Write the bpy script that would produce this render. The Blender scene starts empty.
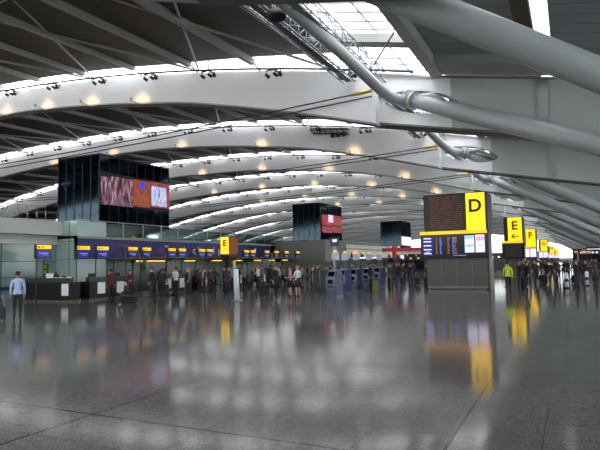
import bpy, bmesh, math, random
from mathutils import Vector, Matrix
random.seed(7)
SC = bpy.context.scene
COL = SC.collection

# ------------------------------------------------------------------ materials
MATS = {}
def srgb(r, g, b):
    f = lambda c: (c/255)/12.92 if c/255 <= .04045 else (((c/255)+.055)/1.055)**2.4
    return (f(r), f(g), f(b), 1)
def mat(name, rgb, rough=.5, metal=0, noise=0.0, scale=3.0, emit=None, es=1.0, spec=.5, bump=0.0):
    if name in MATS: return MATS[name]
    m = bpy.data.materials.new(name); m.use_nodes = True
    nt = m.node_tree; b = nt.nodes['Principled BSDF']
    c = srgb(*rgb); b.inputs['Base Color'].default_value = c
    b.inputs['Roughness'].default_value = rough; b.inputs['Metallic'].default_value = metal
    b.inputs['Specular IOR Level'].default_value = spec
    if noise > 0 or bump > 0:
        tc = nt.nodes.new('ShaderNodeTexCoord'); n = nt.nodes.new('ShaderNodeTexNoise')
        n.inputs['Scale'].default_value = scale; n.inputs['Detail'].default_value = 4
        nt.links.new(tc.outputs['Object'], n.inputs['Vector'])
        if noise > 0:
            r = nt.nodes.new('ShaderNodeMixRGB'); r.blend_type = 'MIX'
            r.inputs[1].default_value = tuple(x*(1-noise) for x in c[:3])+(1,)
            r.inputs[2].default_value = tuple(min(1, x*(1+noise)) for x in c[:3])+(1,)
            nt.links.new(n.outputs['Fac'], r.inputs[0]); nt.links.new(r.outputs[0], b.inputs['Base Color'])
        if bump > 0:
            bp = nt.nodes.new('ShaderNodeBump'); bp.inputs['Strength'].default_value = bump
            nt.links.new(n.outputs['Fac'], bp.inputs['Height']); nt.links.new(bp.outputs[0], b.inputs['Normal'])
    if emit:
        b.inputs['Emission Color'].default_value = srgb(*emit); b.inputs['Emission Strength'].default_value = es
    MATS[name] = m; return m
def glass(name, tint, gloss=.12, rough=.03, gcol=(1, 1, 1, 1), fres=.5):
    if name in MATS: return MATS[name]
    m = bpy.data.materials.new(name); m.use_nodes = True; nt = m.node_tree
    nt.nodes.clear()
    o = nt.nodes.new('ShaderNodeOutputMaterial'); t = nt.nodes.new('ShaderNodeBsdfTransparent'); g = nt.nodes.new('ShaderNodeBsdfGlossy')
    t.inputs[0].default_value = srgb(*tint); g.inputs['Roughness'].default_value = rough; g.inputs[0].default_value = gcol
    mx = nt.nodes.new('ShaderNodeMixShader'); lw = nt.nodes.new('ShaderNodeLayerWeight'); lw.inputs[0].default_value = .35
    mt = nt.nodes.new('ShaderNodeMath'); mt.operation = 'MULTIPLY_ADD'; mt.inputs[1].default_value = fres; mt.inputs[2].default_value = gloss
    nt.links.new(lw.outputs['Fresnel'], mt.inputs[0]); nt.links.new(mt.outputs[0], mx.inputs[0])
    nt.links.new(t.outputs[0], mx.inputs[1]); nt.links.new(g.outputs[0], mx.inputs[2]); nt.links.new(mx.outputs[0], o.inputs[0])
    MATS[name] = m; return m
def louvre(name, rgb, period, axis='Y', depth=.25, rough=.6):
    """panel colour with fine parallel joints"""
    m = mat(name, rgb, rough)
    nt = m.node_tree; b = nt.nodes['Principled BSDF']
    tc = nt.nodes.new('ShaderNodeTexCoord'); sp = nt.nodes.new('ShaderNodeSeparateXYZ')
    nt.links.new(tc.outputs['Object'], sp.inputs[0])
    a = nt.nodes.new('ShaderNodeMath'); a.operation = 'DIVIDE'; a.inputs[1].default_value = period
    nt.links.new(sp.outputs[axis], a.inputs[0])
    fr = nt.nodes.new('ShaderNodeMath'); fr.operation = 'FRACT'; nt.links.new(a.outputs[0], fr.inputs[0])
    lt = nt.nodes.new('ShaderNodeMath'); lt.operation = 'LESS_THAN'; lt.inputs[1].default_value = .14
    nt.links.new(fr.outputs[0], lt.inputs[0])
    n = nt.nodes.new('ShaderNodeTexNoise'); n.inputs['Scale'].default_value = .6; nt.links.new(tc.outputs['Object'], n.inputs[0])
    c = srgb(*rgb)
    r0 = nt.nodes.new('ShaderNodeMixRGB'); r0.inputs[1].default_value = tuple(x*.88 for x in c[:3])+(1,); r0.inputs[2].default_value = tuple(x*1.12 for x in c[:3])+(1,)
    nt.links.new(n.outputs['Fac'], r0.inputs[0])
    r = nt.nodes.new('ShaderNodeMixRGB'); r.inputs[2].default_value = tuple(x*(1-depth) for x in c[:3])+(1,)
    nt.links.new(lt.outputs[0], r.inputs[0]); nt.links.new(r0.outputs[0], r.inputs[1]); nt.links.new(r.outputs[0], b.inputs['Base Color'])
    return m
def screen_mat(name, stops, scale=(3, 3, 3), strength=1.5, rough=.3, detail=3, seed=0):
    """a glowing display showing a busy moving picture"""
    m = mat(name, (5, 5, 5), rough); nt = m.node_tree; b = nt.nodes['Principled BSDF']
    tc = nt.nodes.new('ShaderNodeTexCoord'); mp = nt.nodes.new('ShaderNodeMapping'); mp.inputs['Scale'].default_value = scale
    mp.inputs['Location'].default_value = (seed, seed, seed)
    n = nt.nodes.new('ShaderNodeTexNoise'); n.inputs['Scale'].default_value = 1; n.inputs['Detail'].default_value = detail; n.inputs['Roughness'].default_value = .7
    cr = nt.nodes.new('ShaderNodeValToRGB'); cr.color_ramp.interpolation = 'LINEAR'
    e = cr.color_ramp.elements
    while len(e) < len(stops): e.new(.5)
    for i, (p, c) in enumerate(stops): e[i].position = p; e[i].color = srgb(*c)
    nt.links.new(tc.outputs['Object'], mp.inputs[0]); nt.links.new(mp.outputs[0], n.inputs['Vector']); nt.links.new(n.outputs['Fac'], cr.inputs[0])
    nt.links.new(cr.outputs[0], b.inputs['Emission Color']); b.inputs['Emission Strength'].default_value = strength
    return m

WHITE = mat('arch_white_paint', (222, 223, 224), .5, noise=.04, scale=.4)
FLANGE = mat('arch_flange_grey', (95, 94, 90), .6)
LEG = mat('leg_grey_paint', (150, 155, 156), .38, noise=.04, scale=.5)
PURLIN = mat('purlin_grey', (188, 185, 180), .6)
SOFFIT = louvre('soffit_dark_panel', (88, 79, 67), .9, 'Y', .2)
SOFFIT_R = louvre('soffit_grey_panel', (140, 147, 150), 1.1, 'Y', .25)
BLACK = mat('black_metal', (22, 22, 24), .5)
CABLE = mat('cable_black', (28, 26, 25), .5)
STEEL = mat('brushed_steel', (150, 152, 155), .35, metal=.8)
CAST = mat('cast_node', (165, 165, 160), .45, metal=.3)
BRASS = mat('brass_socket', (190, 160, 80), .35, metal=.7)
TRUSS = mat('truss_galvanised', (120, 125, 132), .5, metal=.3)
GREY = mat('light_grey_panel', (150, 151, 147), .6, noise=.05, scale=.4)
GREYD = mat('mid_grey_panel', (112, 116, 110), .6, noise=.06, scale=.4)
CONC = mat('concrete', (120, 120, 116), .8, noise=.12, scale=2)

# ------------------------------------------------------------------ mesh helpers
class MB:
    def __init__(s): s.bm = bmesh.new(); s.mats = []
    def mi(s, m):
        if m not in s.mats: s.mats.append(m)
        return s.mats.index(m)
    def quad(s, pts, m=None, mi=None):
        vs = [s.bm.verts.new(p) for p in pts]; f = s.bm.faces.new(vs)
        if m: f.material_index = s.mi(m)
        return f
    def box(s, x0, y0, z0, x1, y1, z1, m=None):
        v = [s.bm.verts.new(p) for p in ((x0,y0,z0),(x1,y0,z0),(x1,y1,z0),(x0,y1,z0),(x0,y0,z1),(x1,y0,z1),(x1,y1,z1),(x0,y1,z1))]
        k = s.mi(m) if m else 0
        for q in ((0,3,2,1),(4,5,6,7),(0,1,5,4),(1,2,6,5),(2,3,7,6),(3,0,4,7)):
            s.bm.faces.new([v[i] for i in q]).material_index = k
        return s
    def beam(s, a, b, w, h, m=None, up=(0,0,1)):
        a, b = Vector(a), Vector(b); d = (b-a).normalized(); u = Vector(up)
        if abs(d.dot(u)) > .98: u = Vector((0,1,0))
        r = d.cross(u).normalized(); u = r.cross(d).normalized()
        k = s.mi(m) if m else 0
        v = [s.bm.verts.new(p + r*i*w/2 + u*j*h/2) for p in (a, b) for i, j in ((-1,-1),(1,-1),(1,1),(-1,1))]
        for q in ((3,2,1,0),(4,5,6,7),(0,1,5,4),(1,2,6,5),(2,3,7,6),(3,0,4,7)):
            s.bm.faces.new([v[i] for i in q]).material_index = k
        return s
    def tube(s, pts, rad, n=12, m=None, cap=True):
        pts = [Vector(p) for p in pts]; k = s.mi(m) if m else 0
        rads = rad if isinstance(rad, (list, tuple)) else [rad]*len(pts)
        rings = []; pr = None
        for i, p in enumerate(pts):
            d = (pts[min(i+1, len(pts)-1)]-pts[max(i-1, 0)]).normalized()
            if pr is None:
                u = Vector((0,0,1)) if abs(d.z) < .9 else Vector((1,0,0))
                pr = d.cross(u).normalized()
            pr = (pr - d*pr.dot(d)).normalized(); q = d.cross(pr)
            rings.append([s.bm.verts.new(p + (pr*math.cos(t)+q*math.sin(t))*rads[i]) for t in [2*math.pi*j/n for j in range(n)]])
        for i in range(len(rings)-1):
            for j in range(n):
                f = s.bm.faces.new((rings[i][j], rings[i][(j+1)%n], rings[i+1][(j+1)%n], rings[i+1][j])); f.smooth = True; f.material_index = k
        if cap:
            s.bm.faces.new(rings[0][::-1]).material_index = k; s.bm.faces.new(rings[-1]).material_index = k
        return s
    def lathe(s, c, prof, n=16, m=None):
        return s.tube([(c[0], c[1], c[2]+z) for r, z in prof], [max(r, .001) for r, z in prof], n, m)
    def ball(s, c, rx, ry, rz, m=None, n=10):
        k = s.mi(m) if m else 0
        r = bmesh.ops.create_uvsphere(s.bm, u_segments=n+2, v_segments=n, radius=1)
        for v in r['verts']: v.co = Vector((c[0]+v.co.x*rx, c[1]+v.co.y*ry, c[2]+v.co.z*rz))
        for f in {f for v in r['verts'] for f in v.link_faces}: f.material_index = k; f.smooth = True
        return s
    def mesh(s, name, m=None):
        me = bpy.data.meshes.new(name); bmesh.ops.recalc_face_normals(s.bm, faces=s.bm.faces); s.bm.to_mesh(me); s.bm.free()
        for x in ([m] if m and not s.mats else s.mats): me.materials.append(x)
        return me
    def build(s, name, m=None, parent=None, loc=(0,0,0), rz=0):
        return put(name, s.mesh(name, m), parent, loc, rz)
def put(name, me, parent=None, loc=(0,0,0), rz=0, rx=0):
    o = bpy.data.objects.new(name, me); COL.objects.link(o); o.location = loc; o.rotation_euler = (rx, 0, rz)
    if parent: o.parent = parent
    return o
def empty(name, loc=(0,0,0), rz=0, label=None, cat=None, group=None):
    o = bpy.data.objects.new(name, None); COL.objects.link(o); o.location = loc; o.rotation_euler = (0,0,rz); o.empty_display_size = .2
    return tag(o, label, cat, group)
def tag(o, label=None, cat=None, group=None, kind=None):
    if label: o['label'] = label
    if cat: o['category'] = cat
    if group: o['group'] = group
    if kind: o['kind'] = kind
    return o
def struct(o): o['kind'] = 'structure'; return o
def copy_tree(o, parent=None, name=None):
    c = o.copy(); COL.objects.link(c); c.parent = parent
    if name: c.name = name
    for ch in list(o.children): copy_tree(ch, c)
    return c
def text(name, body, size, m, parent, loc, rz=0, ext=.01, align='CENTER', bold=0):
    cu = bpy.data.curves.new(name, 'FONT'); cu.body = body; cu.size = size; cu.extrude = ext; cu.align_x = align; cu.align_y = 'CENTER'; cu.offset = bold
    cu.materials.append(m)
    q = bpy.data.objects.new('tmp', cu); COL.objects.link(q); dg = bpy.context.evaluated_depsgraph_get(); dg.update()
    me = bpy.data.meshes.new_from_object(q.evaluated_get(dg)); bpy.data.objects.remove(q)
    o = bpy.data.objects.new(name, me); COL.objects.link(o); o.location = loc; o.rotation_euler = (math.pi/2, 0, rz)
    if parent: o.parent = parent
    return o

# ------------------------------------------------------------------ roof profile (metres, X across the hall, Y along it)
def zt(x):
    if x > -7: return 13.45-.18*(x+7)
    return 18.75-.0024*(x+54)**2 if x > -60 else 18.7-.0024*(x+60)**2
def zb(x):
    if x > -11: return 10.95-.2*(x+11)
    return 16.6-.00292*(x+55)**2 + .45*max(0, 1-abs(x+27)/16) + .3*max(0, 1-abs(x+44)/14) if x > -55 else 16.6-.0022*(x+55)**2 + .3*max(0, 1-abs(x+52)/16)-.0
EXPO = 2.85
EM = 2**-EXPO                                  # a display that reads as its own colour at this exposure
Y0, BAY = 14.1, 19.4
YK = [Y0-BAY, Y0] + [34.2+BAY*k for k in range(16)]
FIRST = 20.1/BAY                                # the bay before the nearest full arch is a little longer       # the arches, from the one behind the camera to the far end
XL, XR = -124.0, 20.0
YN, YF = -10.0, 337.0
PX = [-14.2-5.6*j for j in range(20)]

def rise_at(x): return .46+.55*max(0, 1-abs(x+13)/14)
def arc_strip(mb, x0, x1, ya, yb, off, th, m=None, step=2.0, rise=0.0):
    n = max(1, int(math.ceil((x1-x0)/step))); xs = [x0+(x1-x0)*i/n for i in range(n+1)]
    lo = [[mb.bm.verts.new((x, y, zt(x)+off+(rise_at(x) if rise and y == yb else 0))) for y in (ya, yb)] for x in xs]
    hi = [[mb.bm.verts.new((x, y, zt(x)+off+th+(rise_at(x) if rise and y == yb else 0))) for y in (ya, yb)] for x in xs]
    k = mb.mi(m) if m else 0
    for i in range(n):
        for q in ((lo[i][0],lo[i][1],lo[i+1][1],lo[i+1][0]), (hi[i][0],hi[i+1][0],hi[i+1][1],hi[i][1]),
                  (lo[i][0],lo[i+1][0],hi[i+1][0],hi[i][0]), (lo[i][1],hi[i][1],hi[i+1][1],lo[i+1][1])):
            mb.bm.faces.new(q).material_index = k
    for e in (0, n): mb.bm.faces.new((lo[e][0],lo[e][1],hi[e][1],hi[e][0])).material_index = k
    return mb

# ---- ceiling panels between the arches
GL = glass('skylight_glass', (248, 250, 252), .02)
BAR = mat('glazing_bar', (150, 152, 154), .5)
mb = MB(); arc_strip(mb, XL, -13.4, .4, BAY-.9, .02, .18, SOFFIT, 2.0, 1); sof = mb.mesh('ceiling_dark', None)
mb = MB(); arc_strip(mb, -6.7, -1.9, .9, BAY-2.2, .6, .18, SOFFIT_R); arc_strip(mb, -1.9, -1.15, .9, BAY-2.2, .5, .4, SOFFIT)
arc_strip(mb, -.35, XR, .9, BAY-2.2, .6, .18, SOFFIT_R)
arc_strip(mb, -7.3, XR, BAY-2.2, BAY+.0, .05, .9, GREY)
sor = mb.mesh('ceiling_grey', None)
mb = MB()                                     # skylight: slit in front of each arch, with glazing bars
n = 46
for i in range(n):
    x0 = XL+(-13.4-XL)*i/n; x1 = XL+(-13.4-XL)*(i+1)/n
    mb.quad([(x0, BAY-.9, zt(x0)+rise_at(x0)+.12), (x1, BAY-.9, zt(x1)+rise_at(x1)+.12), (x1, BAY+.3, zt(x1)+.04), (x0, BAY+.3, zt(x0)+.04)], GL)
sky1 = mb.mesh('window_slit', None)
mb = MB()
n = 5
for i in range(n):
    x0 = -13.4+6.1*i/n; x1 = -13.4+6.1*(i+1)/n
    mb.quad([(x0, .2, zt(x0)+1.3), (x1, .2, zt(x1)+1.3), (x1, BAY+.2, zt(x1)+1.3), (x0, BAY+.2, zt(x0)+1.3)], GL)
mb.quad([(-1.15, .9, zt(-1.15)+.8), (-.35, .9, zt(-.35)+.8), (-.35, BAY-2.2, zt(-.35)+.8), (-1.15, BAY-2.2, zt(-1.15)+.8)], GL)
sky2 = mb.mesh('window_long', None)
mb = MB()
for j in range(15):
    y = .6+1.2*j
    mb.beam((-13.4, y, zt(-13.4)+1.22), (-7.3, y, zt(-7.3)+1.22), .06, .1, BAR)
for x in (-11.6, -9.5): mb.beam((x, .2, zt(x)+1.2), (x, BAY, zt(x)+1.2), .07, .12, BAR)
for dx in (0, .75): mb.beam((-1.12+dx, .9, zt(-1)+.62), (-1.12+dx, BAY-2.2, zt(-1)+.62), .06, .3, BAR)
bars = mb.mesh('trim_glazing', None)
WN = 1
for k in range(len(YK)-1):
    y = YK[k]; n0 = len(COL.objects)
    struct(put('ceiling', sof, None, (0, y, 0))); struct(put('ceiling', sor, None, (0, y, 0)))
    for me in (sky1, sky2):
        struct(put('window_%d' % WN, me, None, (0, y, 0))); WN += 1
    struct(put('trim_%d' % (k+1), bars, None, (0, y, 0)))
    if k == 1:
        for o in list(COL.objects)[n0:]: o.scale.y = FIRST

# ---- one arch with everything that hangs on it
ORD = ['one behind the camera', 'nearest', 'second', 'third', 'fourth', 'fifth', 'sixth', 'seventh', 'eighth', 'ninth', 'tenth', 'eleventh', 'twelfth',
       'thirteenth', 'fourteenth', 'fifteenth', 'sixteenth', 'seventeenth', 'eighteenth', 'nineteenth']
def hole(x):                                   # lens-shaped slot where the leg meets the arch
    t = (x+8.1)/2.4
    return .75*math.sqrt(max(0, 1-t*t)) if abs(t) < 1 else 0
mb = MB(); T = .9
xs = sorted(set([XL+2.0*i for i in range(int((-11-XL)/2)+1)] + [-11+.3*i for i in range(19)] + [-5.4+2*i for i in range(13)] + [XR]))
def zc(x): return 11.95-.2*(x+8.3)
for y in (0, T):
    for a, b in zip(xs, xs[1:]):
        ha, hb = hole(a), hole(b)
        if ha or hb:
            mb.quad([(a, y, zb(a)), (b, y, zb(b)), (b, y, zc(b)-hb), (a, y, zc(a)-ha)]); mb.quad([(a, y, zc(a)+ha), (b, y, zc(b)+hb), (b, y, zt(b)), (a, y, zt(a))])
        else: mb.quad([(a, y, zb(a)), (b, y, zb(b)), (b, y, zt(b)), (a, y, zt(a))])
for a, b in zip(xs, xs[1:]):
    mb.quad([(a, 0, zt(a)), (b, 0, zt(b)), (b, T, zt(b)), (a, T, zt(a))]); mb.quad([(a, 0, zb(a)), (b, 0, zb(b)), (b, T, zb(b)), (a, T, zb(a))])
    ha, hb = hole(a), hole(b)
    if ha or hb:
        for sg in (-1, 1): mb.quad([(a, 0, zc(a)+sg*ha), (b, 0, zc(b)+sg*hb), (b, T, zc(b)+sg*hb), (a, T, zc(a)+sg*ha)])
bmesh.ops.remove_doubles(mb.bm, verts=mb.bm.verts, dist=.001)
mb.mats = [WHITE, mat('arch_shaded_grey', (172, 176, 175), .5)]
for f in mb.bm.faces: f.material_index = 1 if f.calc_center_median().x > -6.1 else 0  # right of the node the girder's shade is put into a greyer colour
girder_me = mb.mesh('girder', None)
mb = MB()
for a, b in zip(xs, xs[1:]):
    mb.beam((a, .45, zb(a)-.06), (b, .45, zb(b)-.06), 1.0 if a < -11 else 1.5, .12, mat('arch_flange_pale', (150, 150, 148), .6) if a < -11 else FLANGE)
flange_me = mb.mesh('flange', None)
mb = MB()
for a, b in zip(xs, xs[1:]):
    if a >= -11: mb.beam((a, -.12, zt(a)-.12), (b, -.12, zt(b)-.12), .12, .12)
mb.box(-1.3, -.12, zb(-1)+.1, -.75, -.02, zt(-1)-.2)
rail_me = mb.mesh('top_rail', STEEL)
trk = MB(); trk.tube([(x, -.75, zt(x)-.05) for x in xs if x < -8], .075, 6)
track_me = trk.mesh('light_track', BLACK)
mb = MB(); mb.beam((0, .9, -.17), (0, BAY-.95, .38), 36*.01, .42); mb.beam((0, BAY-1.0, .5), (0, BAY+.1, .02), .1, .14); purlin_me = mb.mesh('purlin', PURLIN)
mb = MB(); mb.tube([(0, -.75, -.05), (0, -.75, 1.0)], .045, 6); mb.box(-.07, -.8, -.13, .07, .1, -.03); hanger_me = mb.mesh('hanger', BLACK)
mb = MB(); mb.beam((-.7, 0, 0), (.7, 0, 0), .06, .08)
for dx, t in ((-.6, .35), (.05, .5), (.5, -.4)):
    mb.tube([(dx, 0, -.02), (dx, 0, -.22)], .03, 6); mb.tube([(dx-.1*t, -.14, -.3), (dx+.25*t, .16, -.42)], [.09, .15], 8)
cluster_me = mb.mesh('spotlight', BLACK)
mb = MB(); mb.tube([(0, -.12, .02), (0, .0, .02), (0, .05, .02)], [.06, .11, .11], 8, PURLIN)
mb.box(-.03, -.1, -.16, .03, 1.3, -.1, PURLIN); upl_me = mb.mesh('uplight', None)
# node ironwork
mb = MB(); mb.box(-10.95, -1.0, 10.7, -10.75, .05, 13.2); mb.box(-11.0, -.35, 12.7, -10.3, .05, 13.1); gusset_me = mb.mesh('gusset_plate', WHITE)
cab = MB()
def tie(x):
    t = (x+54.5)/43.7
    return 11.5+1.4*abs(t)**1.6
for dy in (0, .35): cab.tube([(x, -.8+dy, tie(x)-(.25 if dy else 0)) for x in [-98.2+8.74*i for i in range(11)]], .05, 6)
cable_me = cab.mesh('tie_cable', CABLE)
mb = MB(); mb.tube([(-12.6, -.8, tie(-12.6)+.01), (-11.9, -.8, tie(-11.9)+.02), (-10.85, -.8, 12.92)], [.07, .15, .12], 8); sock_me = mb.mesh('cable_socket', BRASS)
def brace_mesh():
    out = []
    for sgn in (1, -1):
        a = (0, .5); b = (11.2, -BAY+.5)
        m = MB()
        if sgn > 0: m.tube([(0, .2, 0), (11.2, -BAY+1, -.0)], .085, 6)
        else: m.tube([(11.2, .2, 0), (0, -BAY+1, 0)], .085, 6)
        out.append(m)
    return out
def make_arch(i, y):
    t = empty('roof_arch', (0, y, 0), 0, None, 'roof arch', 'white roof arches spanning the hall')
    t['label'] = ('white curved roof arch spanning the hall overhead, %s from the camera' % ORD[i]) if i else 'white curved roof arch just behind the camera, out of view'
    far = i > 9
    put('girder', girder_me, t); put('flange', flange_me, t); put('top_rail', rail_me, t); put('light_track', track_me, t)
    put('gusset_plate', gusset_me, t); put('cable_socket', sock_me, t)
    tag(put('tie_cable', cable_me, t), 'thin black tie cable')
    for j, x in enumerate(PX):
        if i < len(YK)-1:
            p_ = put('purlin', purlin_me, t, (x, 0, zt(x)))
            if i == 1: p_.scale.y = FIRST
        if not far: put('hanger', hanger_me, t, (x+1.6, 0, zt(x+1.6)))
        if not far: put('spotlight', cluster_me, t, (x+1.6, -.75, zt(x+1.6)-.1))
        if not far and x in (PX[1:10:2] if i != 2 else PX[3:8]): put('uplight', upl_me, t, (x, -1.25, zb(x)-.04))
    return t
arches = []
for i, y in enumerate(YK): arches.append(make_arch(i, y))
brace_me = {}
for j in range(0, 16, 2):
    xa, xb = PX[j+1]-5.6 if j+2 > 16 else PX[j+2], PX[j]
    m = MB(); m.tube([(xa, .2, zt(xa)+.25), (xb, -BAY+1, zt(xb)+.3)], .085, 6); brace_me[(j, 0)] = m.mesh('brace_rod', PURLIN)
    m = MB(); m.tube([(xb, .2, zt(xb)+.25), (xa, -BAY+1, zt(xa)+.3)], .085, 6); brace_me[(j, 1)] = m.mesh('brace_rod', PURLIN)
for i in range(1, 10):
    for k_, me in brace_me.items(): put('brace_rod', me, arches[i])
# warm lamps inside the uplight fittings
for i in range(2, 8):
    for x in PX[1:10:2] if i > 2 else PX[3:8]:
        L = bpy.data.lights.new('uplight_lamp', 'SPOT'); L.energy = 10; L.color = (1, .68, .36); L.shadow_soft_size = .08; L.spot_size = math.radians(104); L.spot_blend = .85
        o = bpy.data.objects.new('uplight_lamp', L); COL.objects.link(o); o.location = (x, -1.15, zb(x)-.02); o.rotation_euler = (math.radians(92), 0, 0); o.parent = arches[i]

# ---- longitudinal members: edge beam, cross beam, truss catwalks
mb = MB(); mb.beam((-7.0, .9, zt(-7)+.35), (-7.0, BAY, zt(-7)+.35), .6, 1.0); edge_me = mb.mesh('edge_beam', GREY)
mb = MB(); mb.beam((-13.6, BAY-4.2, zt(-13.4)+.7), (-7.2, BAY-4.2, zt(-7)+.7), .9, .5); cross_me = mb.mesh('cross_beam', GREY)
mb = MB(); w, h = .42, .38
for sx in (-w, w):
    for sz in (-h, h): mb.tube([(sx, .95, sz), (sx, BAY-.1, sz)], .045, 6)
nb = 20; L0 = (BAY-1.05)/nb
for j in range(nb):
    a, b = .95+L0*j, .95+L0*(j+1); s = 1 if j % 2 else -1
    for sx in (-w, w): mb.tube([(sx, a, -h*s), (sx, b, h*s)], .028, 4)
    for sz in (-h, h): mb.tube([(-w*s, a, sz), (w*s, b, sz)], .028, 4)
    for sx in (-w, w): mb.tube([(sx, a, -h), (sx, a, h)], .028, 4)
mb.box(-.2, .95, -.36, .2, BAY-.1, -.33)
truss_me = mb.mesh('lattice', TRUSS)
for i in range(0, 9):
    y = YK[i]
    for nm, me, ct, lb in (('edge_beam', edge_me, 'beam', 'grey beam along the right edge of the long skylight'), ('cross_beam', cross_me, 'beam', 'grey beam crossing under the long skylight')):
        o = put(nm, me, None, (0, y, 0)); o.scale.y = FIRST if i == 1 else 1; tag(o, lb + (', just before the %s roof arch from the camera' % ORD[i+1]), ct, nm.replace('_', ' ')+'s by the skylight')
    for x, sd in ((-12.8, 'left'), (-10.7, 'right')):
        t = empty('catwalk_truss', (x, y, zt(x)-.35), 0, 'silver lattice truss under the long skylight, %s one running up to the %s roof arch' % (sd, ORD[i+1]), 'truss', 'lattice trusses under the long skylight')
        put('lattice', truss_me, t).scale.y = FIRST if i == 1 else 1
        m = MB()
        for yy in (2, 9, 16): m.tube([(0, yy, .3), (0, yy, .95)], .04, 6)
        m.build('hanger', TRUSS, t)
t = empty('lighting_rig', (-22.4, 53.3, 15.85), 0, 'dark lattice lighting rig with lamps hanging on the second roof arch', 'lighting rig')
m = MB()
for sx in (-.25, .25):
    for sz in (-.25, .25): m.tube([(-2.1, sx, sz+.25), (2.1, sx, sz-.25)], .05, 6)
for j in range(12):
    a, b = -2.1+.35*j, -1.75+.35*j; q = 1 if j % 2 else -1
    for sx in (-.25, .25): m.tube([(a, sx, -.25*q-a*.12), (b, sx, .25*q-b*.12)], .035, 4)
m.build('lattice', BLACK, t)
for x in (.4, 1.0, 1.6): MB().box(x-.2, -.3, -.75, x+.2, .1, -.35).build('lamp_housing', BLACK, t)
for x in (-1.6, 1.4): MB().tube([(x, 0, .2-x*.1), (x, 0, 1.5-x*.1)], .03, 6).build('hanger', BLACK, t)
t = empty('brace_strut', (-10.1, 31.2, 13.75), 0, 'thin diagonal strut crossing the nearest long skylight', 'strut')
MB().tube([(0,0,0), (2.6, -4.6, -.25)], .05, 8).build('strut', TRUSS, t)
# round black loudspeaker housing hanging by the nearest truss
t = empty('ceiling_loudspeaker', (-12.1, 22.6, 13.75), 0, 'dark grey drum shaped loudspeaker hanging under the nearest lattice truss', 'loudspeaker')
MB().tube([(0,0,-.2),(0,0,-.12),(0,0,.15),(0,0,.25)], [.35,.48,.48,.2], 16).build('housing', BLACK, t)
MB().tube([(0,0,.2),(0,0,.75)], .04, 6).build('rod', BLACK, t)

# ---- the raking legs with their cast nodes
def leg(i, y, foot, ordn):
    N = Vector((-8.75, y, 12.16)); Fv = Vector(foot); d = (Fv-N).normalized()
    t = empty('tubular_roof_support', (Fv.x, Fv.y, 0), 0, 'huge pale grey tubular support slanting up to the %s roof arch from the camera' % ordn, 'roof support', 'slanting tubular roof supports')
    b = Vector((Fv.x, Fv.y, 0)); off = lambda p: tuple(Vector(p)-b)
    front = Fv.y < y
    m = MB(); m.tube([off(N+d*.3), off(N+d*1.6), off(N+d*5), off(Fv-d*3), off(Fv)], [.36, .47, .52, .5, .34], 32); m.build('tube', LEG, t)
    m = MB(); m.tube([off(N-d*.35), off(N-d*.15), off(N+d*.1), off(N+d*.35), off(N+d*.5)], [.36, .5, .55, .5, .42], 24)
    for q in (-.28, .02, .32): m.tube([off(N+d*q), off(N+d*(q+.1))], .6, 24)
    m.build('collar', CAST, t)
    # arm rising to the arch before it and short arms holding this arch
    tip = Vector((-13.2, y-BAY+1.0, 14.75)); e = (tip-N)
    m = MB(); m.tube([off(N+Vector(q)) for q in ((0,0,0),(-.68,-.4,.0),(-1.05,-1.0,.1),(-1.4,-2.6,.42),(-1.89,-7.2,1.07),(-2.32,-11.2,1.45),(-2.7,-15.0,1.85),(-3.1,-18.8,2.3))], [.36, .36, .35, .34, .33, .32, .32, .24], 20); m.build('arm', LEG, t)
    m = MB()
    m.tube([off(N), off(N+Vector((-1.0, .0, .35))), off((-10.6, y, 12.95))], [.3, .24, .12], 12)
    m.tube([off(N), off(N+Vector((1.4, .1, .1))), off((-6.0, y+.1, zb(-6)+1.4))], [.3, .24, .12], 12); m.build('branch', CAST, t)
    m = MB(); m.tube([(0,0,0),(0,0,.25),(0,0,.3),(0,0,1.2),(0,0,1.75)], [1.0,1.0,.75,.6,.35], 20); m.build('foot', CONC, t)
    return t
for i, y in enumerate(YK):
    if i == 0: continue
    k = i-1
    if k % 2 == 0: f = (12.5, y+(10.05 if k == 0 else BAY/2), 1.78)
    elif k == 1: f = (12.5, y-10.05, 1.78)
    else: f = (9.0, y-14.0, 1.8)
    leg(i, y, f, ORD[i])

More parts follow.
